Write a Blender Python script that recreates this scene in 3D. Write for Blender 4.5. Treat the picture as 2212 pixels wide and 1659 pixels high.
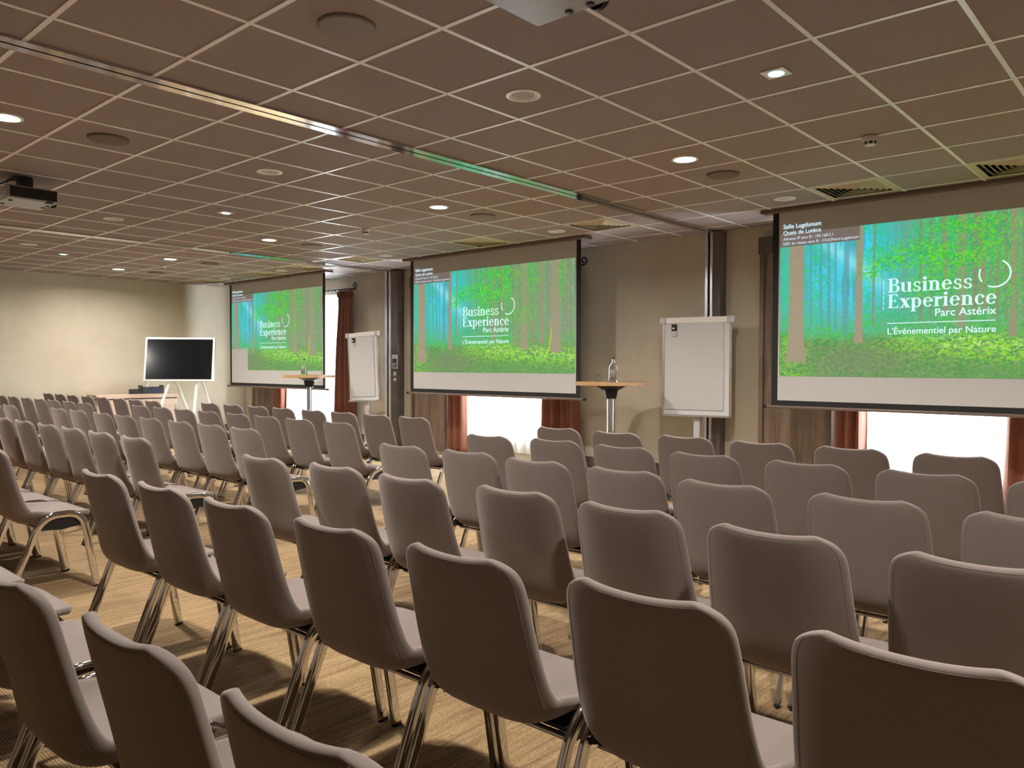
import bpy, bmesh, math, random
import numpy as np
from mathutils import Vector, Matrix
from mathutils.bvhtree import BVHTree

for o in list(bpy.data.objects):
    bpy.data.objects.remove(o)
SC = bpy.context.scene
COL = SC.collection
PI = math.pi
random.seed(4)

# ------------------------------------------------------------------ camera
FPX, YAW, PITCH, ROLL, CAMZ = 1692.0, .7288, -.0239, .0025, 1.305
cf = Vector((math.cos(PITCH) * math.cos(YAW), math.cos(PITCH) * math.sin(YAW), math.sin(PITCH)))
cr = Vector((math.sin(YAW), -math.cos(YAW), 0))
cu = cr.cross(cf)
r2 = cr * math.cos(ROLL) + cu * math.sin(ROLL)
u2 = cu * math.cos(ROLL) - cr * math.sin(ROLL)
cam_d = bpy.data.cameras.new('camera')
cam_d.sensor_fit = 'HORIZONTAL'
cam_d.sensor_width = 36
cam_d.lens = FPX / 2212 * 36
cam_d.clip_start = .02
cam = bpy.data.objects.new('camera', cam_d)
COL.objects.link(cam)
cam.matrix_world = Matrix(((r2.x, u2.x, -cf.x, 0), (r2.y, u2.y, -cf.y, 0), (r2.z, u2.z, -cf.z, CAMZ), (0, 0, 0, 1)))
SC.camera = cam

# ------------------------------------------------------------------ world, exposure
WORLD_STRENGTH = 52.0
LAMP_W = 51.0
EXPOSURE = .32
PICTURE = 1 / 2 ** EXPOSURE      # projected light keeps its brightness on film
world = bpy.data.worlds.new('overcast_sky')
SC.world = world
world.use_nodes = True
bg = world.node_tree.nodes['Background']
bg.inputs[0].default_value = (.80, .92, 1, 1)
bg.inputs[1].default_value = WORLD_STRENGTH
SC.view_settings.view_transform = 'Standard'
SC.view_settings.look = 'None'
SC.view_settings.exposure = EXPOSURE
SC.view_settings.gamma = 1
SC.view_settings.use_curve_mapping = False
SC.cycles.sample_clamp_indirect = 60

# ------------------------------------------------------------------ room numbers
HC = 2.815                 # ceiling height
XW = 8.14                  # window wall
YF = 14.40                 # far wall
XB, YN = -2.8, -3.2        # walls behind the camera
XS = 7.40                  # screen plane
TRACKS = (4.2113, 9.84)
GX = [1.2343 + .6 * i for i in range(-6, 12)]
GY = [3.797 - .6 * j for j in range(0, 8)] + [4.6256 + .6 * k for k in range(0, 9)] + [10.254 + .6 * k for k in range(0, 7)] + [-1.8, -2.4, -3.0]
GY = sorted({round(y, 4) for y in GY if y > -1.2 or y < -1.7})


# ------------------------------------------------------------------ materials
def srgb(r, g, b):
    f = lambda c: c / 12.92 if c <= .04045 else ((c + .055) / 1.055) ** 2.4
    return (f(r / 255), f(g / 255), f(b / 255), 1)


class NT:
    def __init__(s, name):
        s.m = bpy.data.materials.new(name)
        s.m.use_nodes = True
        s.n = s.m.node_tree.nodes
        s.l = s.m.node_tree.links
        s.b = s.n['Principled BSDF']

    def new(s, t, **k):
        nd = s.n.new(t)
        for a, v in k.items():
            setattr(nd, a, v)
        return nd

    def set(s, **k):
        for a, v in k.items():
            s.b.inputs[a.replace('_', ' ')].default_value = v

    def coords(s, scale=(1, 1, 1), rot=(0, 0, 0), kind='Object'):
        tc = s.new('ShaderNodeTexCoord')
        mp = s.new('ShaderNodeMapping')
        mp.inputs['Scale'].default_value = scale
        mp.inputs['Rotation'].default_value = rot
        s.l.new(tc.outputs[kind], mp.inputs[0])
        return mp.outputs[0]

    def noise(s, vec, scale, detail=3, rough=.5, dist=0):
        nd = s.new('ShaderNodeTexNoise')
        nd.inputs['Scale'].default_value = scale
        nd.inputs['Detail'].default_value = detail
        nd.inputs['Roughness'].default_value = rough
        nd.inputs['Distortion'].default_value = dist
        s.l.new(vec, nd.inputs['Vector'])
        return nd.outputs['Fac']

    def ramp(s, fac, stops):
        nd = s.new('ShaderNodeValToRGB')
        e = nd.color_ramp.elements
        while len(e) < len(stops):
            e.new(.5)
        for el, (p, c) in zip(e, stops):
            el.position = p
            el.color = c
        s.l.new(fac, nd.inputs[0])
        return nd.outputs[0]

    def mix(s, fac, a, b, mode='MIX'):
        nd = s.new('ShaderNodeMix', data_type='RGBA', blend_type=mode)
        for sock, v in ((nd.inputs[0], fac), (nd.inputs[6], a), (nd.inputs[7], b)):
            if hasattr(v, 'links'):
                s.l.new(v, sock)
            else:
                sock.default_value = v
        return nd.outputs[2]

    def color(s, out):
        s.l.new(out, s.b.inputs['Base Color'])

    def bump(s, h, strength=.3, dist=.002):
        nd = s.new('ShaderNodeBump')
        nd.inputs['Strength'].default_value = strength
        nd.inputs['Distance'].default_value = dist
        s.l.new(h, nd.inputs['Height'])
        s.l.new(nd.outputs[0], s.b.inputs['Normal'])


def plain(name, col, rough=.6, metal=0, bumpy=0, **k):
    t = NT(name)
    t.set(Base_Color=col, Roughness=rough, Metallic=metal, **k)
    if bumpy or not metal:
        v = t.coords()
        nz = t.noise(v, 60, 2)
        c2 = tuple(c * .9 for c in col[:3]) + (1,)
        t.color(t.mix(nz, col, c2))
    return t.m


M = {}


def make_materials():
    # carpet: woven, streaked along X
    t = NT('woven_carpet')
    vs = t.coords((2.6, 38, 1))
    st = t.noise(vs, 1, 5, .72, .3)
    vb = t.coords((.7, .9, 1))
    bl = t.noise(vb, 1.2, 3, .6, .4)
    base = t.ramp(st, [(.30, (.22, .128, .058, 1)), (.5, (.41, .280, .140, 1)), (.70, (.54, .395, .215, 1))])
    tint = t.ramp(bl, [(.35, (.72, .68, .66, 1)), (.62, (1.0, .97, .92, 1))])
    c = t.mix(1.0, base, tint, 'MULTIPLY')
    v0 = t.coords((1, 1, 1))
    w1 = t.new('ShaderNodeTexWave', wave_type='BANDS', bands_direction='X')
    w1.inputs['Scale'].default_value = 30
    w1.inputs['Distortion'].default_value = 2.0
    w1.inputs['Detail'].default_value = 2
    w1.inputs['Detail Scale'].default_value = 3
    w2 = t.new('ShaderNodeTexWave', wave_type='BANDS', bands_direction='Y')
    w2.inputs['Scale'].default_value = 44
    w2.inputs['Distortion'].default_value = 2.0
    w2.inputs['Detail'].default_value = 2
    w2.inputs['Detail Scale'].default_value = 3
    t.l.new(v0, w1.inputs['Vector'])
    t.l.new(v0, w2.inputs['Vector'])
    wv = t.mix(.5, w1.outputs[0], w2.outputs[0])
    tn = t.noise(t.coords((54, 96, 1)), 1, 3, .7)
    wv = t.mix(.45, wv, tn)
    wc = t.ramp(wv, [(.30, (.26, .21, .18, 1)), (.62, (1.28, 1.28, 1.26, 1))])
    t.color(t.mix(.85, c, wc, 'MULTIPLY'))
    t.set(Roughness=.95)
    t.bump(wv, .8, .004)
    M['carpet'] = t.m

    # ceiling tile
    t = NT('brown_ceiling_tile')
    v = t.coords()
    nz = t.noise(v, 260, 2, .7)
    n2 = t.noise(v, .9, 2)
    c = t.mix(n2, (.375, .302, .285, 1), (.41, .332, .314, 1))
    t.color(t.mix(nz, c, t.mix(.5, c, (.10, .075, .068, 1))))
    t.set(Roughness=.9)
    M['tile'] = t.m
    M['tbar'] = plain('pale_grid_bar', (.90, .88, .90, 1), .36)

    # plaster wall
    t = NT('beige_plaster')
    v = t.coords()
    a = t.noise(v, 1.6, 5, .62, .5)
    b = t.noise(v, 9, 4, .6)
    c = t.ramp(a, [(.3, (.46, .395, .29, 1)), (.7, (.56, .49, .37, 1))])
    t.color(t.mix(b, c, t.mix(.5, c, (.48, .42, .315, 1))))
    t.set(Roughness=.75)
    t.bump(b, .15, .004)
    M['wall'] = t.m

    # oak boards (vertical grain), light grey-brown
    def wood(name, c1, c2, c3, scale, rough=.5):
        t = NT(name)
        v = t.coords(scale)
        g = t.noise(v, 1, 6, .65, .6)
        v2 = t.coords((scale[0] * .14, scale[1] * .14, scale[2] * 3))
        h = t.noise(v2, 1, 2)
        c = t.ramp(g, [(.28, c1), (.5, c2), (.72, c3)])
        t.color(t.mix(t.ramp(h, [(.4, (0, 0, 0, 1)), (.6, (.45, .45, .45, 1))]), c, c1))
        t.set(Roughness=rough)
        t.bump(g, .15, .002)
        return t.m
    M['oak'] = wood('grey_oak', (.11, .07, .045, 1), (.20, .135, .088, 1), (.28, .20, .14, 1), (22, 22, .9))
    M['darkwood'] = wood('dark_walnut', (.062, .045, .038, 1), (.11, .082, .070, 1), (.15, .113, .097, 1), (40, 40, 1.2))
    M['beech'] = wood('pale_beech', (.42, .24, .11, 1), (.52, .31, .15, 1), (.60, .38, .20, 1), (1.4, 9, 30), .4)
    M['sideboard'] = wood('pink_beech', (.48, .33, .24, 1), (.56, .40, .30, 1), (.62, .46, .36, 1), (1.5, 20, 14), .45)

    # chair fabric
    t = NT('taupe_felt')
    v = t.coords()
    f = t.noise(v, 900, 2, .7)
    g = t.noise(v, 14, 3, .6)
    c = t.mix(g, (.215, .176, .156, 1), (.25, .205, .182, 1))
    t.color(t.mix(f, c, t.mix(.6, c, (.15, .10, .08, 1))))
    t.set(Roughness=.92, Sheen_Weight=.35, Sheen_Roughness=.4, Sheen_Tint=(1, .9, .82, 1))
    t.bump(f, .25, .0008)
    M['felt'] = t.m
    M['seam'] = plain('seam_thread', (.19, .148, .127, 1), .9)
    M['chrome'] = plain('chrome', (.70, .70, .71, 1), .06, 1)
    M['blackplastic'] = plain('black_plastic', (.012, .012, .013, 1), .35)
    M['aluminium'] = plain('brushed_aluminium', (.66, .66, .67, 1), .32, 1)
    M['track'] = plain('polished_rail', (.66, .66, .69, 1), .09, 1)
    M['whitemetal'] = plain('white_metal', (.84, .83, .80, 1), .35)
    M['lampwhite'] = plain('white_lamp_enamel', (.92, .91, .88, 1), .3)
    M['greymetal'] = plain('grey_metal', (.55, .56, .57, 1), .4)
    M['whiteplastic'] = plain('white_plastic', (.72, .68, .62, 1), .4)
    M['blackiron'] = plain('black_iron', (.010, .009, .009, 1), .45)
    M['gap'] = plain('dark_gap', (.006, .006, .006, 1), .8)
    M['paper'] = plain('white_paper', (.60, .595, .60, 1), .7)
    M['board'] = plain('whiteboard', (.70, .70, .69, 1), .25)
    M['speaker'] = plain('grey_speaker_cloth', (.30, .26, .26, 1), .9)
    M['speakerbrown'] = plain('brown_speaker_cloth', (.21, .16, .138, 1), .9)
    M['vent'] = plain('cream_vent', (.60, .50, .34, 1), .5)
    M['projector'] = plain('pale_projector_case', (.36, .40, .44, 1), .3)
    M['screencloth'] = plain('matt_screen_cloth', (.55, .55, .55, 1), .85)
    M['screenblack'] = plain('black_screen_border', (.010, .010, .011, 1), .7)
    M['slat'] = plain('brown_slat', (.16, .11, .09, 1), .4)
    M['glassblack'] = plain('black_glass', (.004, .005, .006, 1), .16)
    M['printdark'] = plain('printed_photo', (.05, .05, .055, 1), .5)
    M['navy'] = plain('navy_plastic', (.012, .014, .05, 1), .5)
    t = NT('clear_glass')
    t.set(Base_Color=(.95, .97, .96, 1), Roughness=.02, Transmission_Weight=1, IOR=1.45)
    M['glass'] = t.m
    t = NT('window_glass')
    mixn = t.new('ShaderNodeMixShader')
    mixn.inputs[0].default_value = .08
    tr = t.new('ShaderNodeBsdfTransparent')
    gl = t.new('ShaderNodeBsdfGlossy')
    gl.inputs['Roughness'].default_value = .02
    t.l.new(tr.outputs[0], mixn.inputs[1])
    t.l.new(gl.outputs[0], mixn.inputs[2])
    t.l.new(mixn.outputs[0], t.n['Material Output'].inputs[0])
    M['pane'] = t.m

    def cloth(name, col, trans, tcol):
        t = NT(name)
        v = t.coords((1, 1, 1))
        nz = t.noise(v, 500, 2)
        c = t.mix(nz, col, tuple(x * .85 for x in col[:3]) + (1,))
        t.color(c)
        t.set(Roughness=.8, Sheen_Weight=.2)
        tl = t.new('ShaderNodeBsdfTranslucent')
        tl.inputs[0].default_value = tcol
        mx = t.new('ShaderNodeMixShader')
        mx.inputs[0].default_value = trans
        t.l.new(t.b.outputs[0], mx.inputs[1])
        t.l.new(tl.outputs[0], mx.inputs[2])
        t.l.new(mx.outputs[0], t.n['Material Output'].inputs[0])
        return t.m
    M['curtain'] = cloth('rust_orange_curtain', (.25, .085, .045, 1), .10, (.50, .15, .06, 1))
    M['sheer'] = cloth('white_voile', (.8, .82, .84, 1), .62, (.93, .96, .97, 1))
    nt = M['sheer'].node_tree                # the open weave lets part of the daylight straight through
    out = nt.nodes['Material Output']
    last = out.inputs[0].links[0].from_socket
    tp = nt.nodes.new('ShaderNodeBsdfTransparent')
    mx = nt.nodes.new('ShaderNodeMixShader')
    mx.inputs[0].default_value = .14
    nt.links.new(last, mx.inputs[1])
    nt.links.new(tp.outputs[0], mx.inputs[2])
    nt.links.new(mx.outputs[0], out.inputs[0])

    def emit(name, col, s):
        t = NT(name)
        t.set(Base_Color=(.02, .02, .02, 1), Roughness=1, Emission_Color=col, Emission_Strength=s)
        t.set(Specular_IOR_Level=0)
        return t.m
    M['lamp'] = emit('lit_diffuser', (1, .86, .66, 1), 14)
    M['cyan'] = emit('lit_cyan_lens', (.52, .93, 1, 1), 1.6)
    M['text'] = emit('projected_letters', srgb(222, 255, 255), PICTURE)
    M['textwhite'] = emit('projected_small_letters', srgb(215, 240, 250), PICTURE)
    t = NT('projected_picture')
    at = t.new('ShaderNodeAttribute', attribute_name='picture')
    t.set(Base_Color=(.05, .05, .05, 1), Roughness=1, Specular_IOR_Level=0, Emission_Strength=PICTURE)  # glow also carries room light on the screen, not only the projected picture
    t.l.new(at.outputs['Color'], t.b.inputs['Emission Color'])
    M['picture'] = t.m
    t = NT('dark_overlay')
    t.set(Base_Color=(.05, .05, .05, 1), Roughness=1, Specular_IOR_Level=0, Emission_Color=srgb(118, 106, 100), Emission_Strength=PICTURE)  # nothing is projected here; grey glow stands in for room light
    M['overlay'] = t.m


make_materials()


# ------------------------------------------------------------------ mesh helpers
def box(bm, x0, x1, y0, y1, z0, z1):
    v = [bm.verts.new(p) for p in ((x0, y0, z0), (x1, y0, z0), (x1, y1, z0), (x0, y1, z0), (x0, y0, z1), (x1, y0, z1), (x1, y1, z1), (x0, y1, z1))]
    for f in ((0, 3, 2, 1), (4, 5, 6, 7), (0, 1, 5, 4), (1, 2, 6, 5), (2, 3, 7, 6), (3, 0, 4, 7)):
        bm.faces.new([v[i] for i in f])
    return v


def lathe(bm, prof, cx=0, cy=0, n=32, z=0, cap=True):
    rings = []
    for r, h in prof:
        rings.append([bm.verts.new((cx + r * math.cos(2 * PI * i / n), cy + r * math.sin(2 * PI * i / n), z + h)) for i in range(n)])
    for a, b in zip(rings, rings[1:]):
        for i in range(n):
            bm.faces.new((a[i], a[(i + 1) % n], b[(i + 1) % n], b[i]))
    if cap:
        bm.faces.new(rings[0][::-1])
        bm.faces.new(rings[-1])


def sweep(bm, pts, prof, side=None, cap=True):
    """sweep a closed profile [(a, b)] along pts; a runs in the path's plane, b along `side`"""
    pts = [Vector(p) for p in pts]
    rings = []
    for i, p in enumerate(pts):
        t = (pts[min(i + 1, len(pts) - 1)] - pts[max(i - 1, 0)]).normalized()
        if side is not None:
            s = Vector(side)
            s = (s - t * s.dot(t)).normalized()
        else:
            ref = Vector((0, 0, 1)) if abs(t.z) < .9 else Vector((1, 0, 0))
            s = t.cross(ref).normalized()
        nrm = s.cross(t).normalized()
        rings.append([bm.verts.new(p + nrm * a + s * b) for a, b in prof])
    n = len(prof)
    for a, b in zip(rings, rings[1:]):
        for i in range(n):
            bm.faces.new((a[i], a[(i + 1) % n], b[(i + 1) % n], b[i]))
    if cap:
        bm.faces.new(rings[0][::-1])
        bm.faces.new(rings[-1])


def circ(r, n=10):
    return [(r * math.cos(2 * PI * i / n), r * math.sin(2 * PI * i / n)) for i in range(n)]


def oval(w, h, n=6):
    """flat-oval tube section, w along a, h along b"""
    out = []
    r = h / 2
    for k in range(n + 1):
        a = -PI / 2 + PI * k / n
        out.append((w / 2 - r + r * math.cos(a), r * math.sin(a)))
    for k in range(n + 1):
        a = PI / 2 + PI * k / n
        out.append((-w / 2 + r + r * math.cos(a), r * math.sin(a)))
    return out


def tube(bm, p0, p1, r, n=10):
    sweep(bm, [p0, p1], circ(r, n))


def finish(bm, name, mat, smooth=True, bevel=0):
    bmesh.ops.recalc_face_normals(bm, faces=bm.faces[:])
    me = bpy.data.meshes.new(name)
    bm.to_mesh(me)
    bm.free()
    me.materials.append(mat)
    if smooth:
        me.shade_smooth()
        me.set_sharp_from_angle(angle=math.radians(38))
    return me


def add(name, me, parent=None, loc=None, rot=None):
    o = bpy.data.objects.new(name, me)
    COL.objects.link(o)
    if parent:
        o.parent = parent
    if loc:
        o.location = loc
    if rot:
        o.rotation_euler = rot
    return o


def obj(name, bm, mat, parent=None, bevel=0, smooth=True, loc=None, rot=None):
    o = add(name, finish(bm, name, mat, smooth), parent, loc, rot)
    if bevel:
        md = o.modifiers.new('bevel', 'BEVEL')
        md.width = bevel
        md.segments = 2
        md.limit_method = 'ANGLE'
    return o


def thing(name, label, cat, loc=(0, 0, 0), rotz=0, group=None, rot=None):
    o = bpy.data.objects.new(name, None)
    COL.objects.link(o)
    o.empty_display_size = .1
    o.location = loc
    o.rotation_euler = rot or (0, 0, rotz)
    return tag(o, label, cat, group)


def tag(o, label, cat, group=None):
    o['label'] = label
    o['category'] = cat
    if group:
        o['group'] = group
    return o


def struct(name, bm, mat, parent=None, smooth=False, label=None):
    o = obj(name, bm, mat, parent, smooth=smooth)
    o['kind'] = 'structure'
    if label:
        o['label'] = label
    return o


def copy_tree(src, parent=None):
    c = src.copy()
    COL.objects.link(c)
    if parent:
        c.parent = parent
    for ch in list(src.children):
        copy_tree(ch, c)
    return c


def B():
    return bmesh.new()


# ------------------------------------------------------------------ the room
VENTS = (1.097, 2.297, 4.925, 6.725, 9.125, 10.554, 11.754, 13.554)
UNLIT = [(3.334, 2.897, 'unlit white downlight below the near projector, largest unlit one'),
         (3.334, 5.525, 'unlit white downlight left of the long ceiling rail, upper left of the middle screen'),
         (3.334, 8.525, 'unlit white downlight right of the black projector'),
         (3.334, 11.154, 'unlit white downlight at the far left, near the second ceiling rail'),
         (6.934, 2.897, 'unlit white downlight above the left corner of the right screen'),
         (6.934, 5.525, 'unlit white downlight above the right corner of the middle screen'),
         (6.934, 8.525, 'unlit white downlight above the left corner of the middle screen'),
         (6.934, 11.154, 'unlit white downlight above the right half of the far screen'),
         (6.934, 12.954, 'unlit white downlight above the left corner of the far screen')]
WIN = [(1.30, 2.66), (6.68, 8.20), (11.30, 12.95)]
WZ0, WZ1 = .30, 2.42


def build_room():
    bm = B()
    box(bm, XB - .2, XW + .3, YN - .2, YF + .2, -.1, 0)
    struct('floor', bm, M['carpet'])
    bm = B()
    box(bm, XB - .2, XW + .3, YN - .2, YF + .2, HC + .14, HC + .20)
    xs = [XB - .2] + [x for x in GX if XB < x < XW] + [XW + .3]
    ys = [YN - .2] + GY + [YF + .2]
    for x0, x1 in zip(xs, xs[1:]):
        for y0, y1 in zip(ys, ys[1:]):
            cx, cy = (x0 + x1) / 2, (y0 + y1) / 2
            inside = lambda p, q: x0 < p < x1 and y0 < q < y1
            if any(inside(6.934, q) for q in VENTS):
                continue
            if any(inside(p, q) for p, q, _ in UNLIT):
                n = 40
                outer, inner = [], []
                for k in range(n):
                    a = 2 * PI * k / n
                    c, d = math.cos(a), math.sin(a)
                    m = max(abs(c), abs(d))
                    outer.append(bm.verts.new((cx + c / m * (x1 - x0) / 2, cy + d / m * (y1 - y0) / 2, HC)))
                    inner.append(bm.verts.new((cx + .085 * c, cy + .085 * d, HC)))
                for k in range(n):
                    j = (k + 1) % n
                    bm.faces.new((outer[k], outer[j], inner[j], inner[k]))
                continue
            bm.faces.new([bm.verts.new(p) for p in ((x0, y0, HC), (x0, y1, HC), (x1, y1, HC), (x1, y0, HC))])
    ce = struct('ceiling', bm, M['tile'])
    # T bars
    bm = B()
    for x in GX:
        ys = [YN] + [t + s for t in (-1.42,) + TRACKS for s in (-.075, .075)] + [YF]
        for y0, y1 in zip(ys[::2], ys[1::2]):
            if x < 7.3 or x > 7.5:
                box(bm, x - .012, x + .012, y0, y1, HC - .004, HC + .01)
    for y in GY:
        box(bm, XB, XW, y - .012, y + .012, HC - .0035, HC + .01)
    struct('ceiling_grid', bm, M['tbar'], ce)
    # sliding partition rails
    for i, y in enumerate((-1.42,) + TRACKS):
        bm = B()
        for s in (-1, 1):
            box(bm, XB, 7.97, y + s * .042 - .033, y + s * .042 + .033, HC - .016, HC + .01)
        ra = struct('trim_%d' % (i + 1), bm, M['track'], label='polished metal sliding partition rail in the ceiling')
        bm = B()
        box(bm, XB, 7.97, y - .009, y + .009, HC - .012, HC + .01)
        struct('rail_gap', bm, M['gap'], ra)

    # window wall with three openings
    bm = B()
    y = YN - .2
    for a, b in WIN:
        box(bm, XW, XW + .28, y, a, 0, HC)
        box(bm, XW, XW + .28, a, b, 0, WZ0)
        box(bm, XW, XW + .28, a, b, WZ1, HC)
        y = b
    box(bm, XW, XW + .28, y, YF + .2, 0, HC)
    struct('wall_right', bm, M['wall'])
    bm = B()
    box(bm, XB - .2, XW, YF, YF + .2, 0, HC)
    struct('wall_far', bm, M['wall'])
    bm = B()
    box(bm, XB - .2, XB, YN - .2, YF, 0, HC)
    struct('wall_back', bm, M['oak'])
    bm = B()
    box(bm, XB, XW, YN - .2, YN, 0, HC)
    struct('wall_near', bm, M['wall'])
    bm = B()
    segs = [(YN, 1.3), (2.7, 2.84), (3.66, 4.04), (4.28, 6.0), (9.36, 9.5), (9.88, 10.85), (14.05, YF)]
    for a, b in segs:
        box(bm, XW - .016, XW, a, b, 0, .14)
    struct('baseboard_right', bm, M['darkwood'])
    bm = B()
    box(bm, XB, XW - .016, YF - .016, YF, 0, .14)
    struct('baseboard_far', bm, M['darkwood'])
    bm = B()
    box(bm, XB, XB + .016, YN, YF - .02, 0, .14)
    struct('baseboard_back', bm, M['darkwood'])
    # windows
    for i, (a, b) in enumerate(WIN):
        bm = B()
        m = (a + b) / 2
        x0, x1 = XW + .12, XW + .18
        box(bm, x0, x1, a, a + .06, WZ0, WZ1)
        box(bm, x0, x1, b - .06, b, WZ0, WZ1)
        box(bm, x0, x1, a + .06, b - .06, WZ0, WZ0 + .06)
        box(bm, x0, x1, a + .06, b - .06, WZ1 - .06, WZ1)
        box(bm, x0, x1, m - .04, m + .04, WZ0 + .06, WZ1 - .06)
        w = struct('window_%d' % (i + 1), bm, M['whitemetal'])
        for p, q in ((a + .06, m - .04), (m + .04, b - .06)):
            bm = B()
            box(bm, XW + .145, XW + .155, p, q, WZ0 + .06, WZ1 - .06)
            struct('pane', bm, M['pane'], w)
        bm = B()
        box(bm, XW - .03, XW + .12, a, b, WZ0 - .03, WZ0)
        struct('window_sill', bm, M['whitemetal'], w)
        ld = bpy.data.lights.new('daylight_opening', 'AREA')      # samples the sky through this opening
        ld.shape = 'RECTANGLE'
        ld.size, ld.size_y = WZ1 - WZ0, b - a
        ld.cycles.is_portal = True
        po = bpy.data.objects.new('daylight_opening', ld)
        COL.objects.link(po)
        po.parent = w
        po.location = (XW + .25, m, (WZ0 + WZ1) / 2)
        po.rotation_euler = (0, PI / 2, 0)

    # partition end posts: brown panel with an aluminium profile beside it
    for n, (y0, y1, y2, lab, l2) in enumerate(((4.06, 4.155, 4.25, 'dark brown wooden partition post behind the right flipchart', 'right'),
                                               (9.56, 9.72, 9.87, 'dark brown wooden partition post carrying a small picture notice', 'left'))):
        p = thing('partition_post', lab, 'post', (8.07, (y0 + y2) / 2, 0), 0)
        yc = (y0 + y2) / 2
        bm = B()
        box(bm, -.07, .07, y0 - yc, y1 - yc, 0, HC - .02)
        obj('wooden_panel', bm, M['darkwood'], p, .003)
        w = y2 - y1
        for a, b in ((0, .36), (.60, 1)):
            bm = B()
            box(bm, -.075, .07, y1 - yc + w * a + .001, y1 - yc + w * b - .001, 0, HC - .02)
            obj('metal_profile', bm, M['aluminium'], p, .004)
        bm = B()
        box(bm, -.04, .065, y1 - yc + w * .36, y1 - yc + w * .60, 0, HC - .02)
        obj('profile_gap', bm, M['gap'], p)  # dark strip between the two metal profiles

    # oak-clad panels left of each window
    for y0, y1, lab in ((2.86, 3.64, 'grey oak wall panel behind the left edge of the right projection screen'),
                        (8.50, 9.33, 'grey oak wall panel beside the middle window, under the middle screen'),
                        (13.18, 14.05, 'grey oak wall panel by the far corner, under the far screen')):
        yc = (y0 + y1) / 2
        p = thing('wall_panel', lab, 'wall panel', (XW, yc, 0))
        w = (y1 - y0) / 2
        for s in (-1, 1):
            bm = B()
            box(bm, -.075, 0, s * w - .045 * (s > 0), s * w + .045 * (s < 0), 0, 2.50)
            obj('side_frame', bm, M['darkwood'] if s < 0 else M['oak'], p, .003)
        bm = B()
        box(bm, -.09, 0, -w - .01, w + .01, 2.50, 2.68)
        obj('header', bm, M['darkwood'], p, .004)
        n = 4
        bw = (2 * w - .094) / n
        bm = B()
        for k in range(n):
            a = -w + .047 + bw * k
            box(bm, -.045, 0, a + .001, a + bw - .001, 0, 1.55)
            box(bm, -.045, 0, a + .001, a + bw - .001, 1.553, 2.498)
        obj('oak_boards', bm, M['oak'], p)


build_room()


# ------------------------------------------------------------------ chairs
PROF = [(-.001, .842), (.007, .80), (.017, .755), (.034, .68), (.052, .60), (.067, .535), (.078, .485), (.089, .446), (.111, .415),
        (.148, .401), (.20, .397), (.28, .406), (.36, .424), (.43, .435), (.470, .430), (.492, .415)]
EDGE = [.050, .050, .048, .046, .044, .048, .054, .062, .066, .064, .058, .040, .020, .009, .002, -.002]
HALF = [.196, .199, .203, .208, .213, .217, .220, .223, .226, .229, .230, .229, .227, .222, .216, .212]


def shell_rows():
    P = [Vector((x, 0, z)) for x, z in PROF]
    s = [0]
    for a, b in zip(P, P[1:]):
        s.append(s[-1] + (b - a).length)
    N = []
    for i in range(len(P)):
        t = (P[min(i + 1, len(P) - 1)] - P[max(i - 1, 0)]).normalized()
        N.append(Vector((-t.z, 0, t.x)))     # towards the sitter
    return P, N, s


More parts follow.
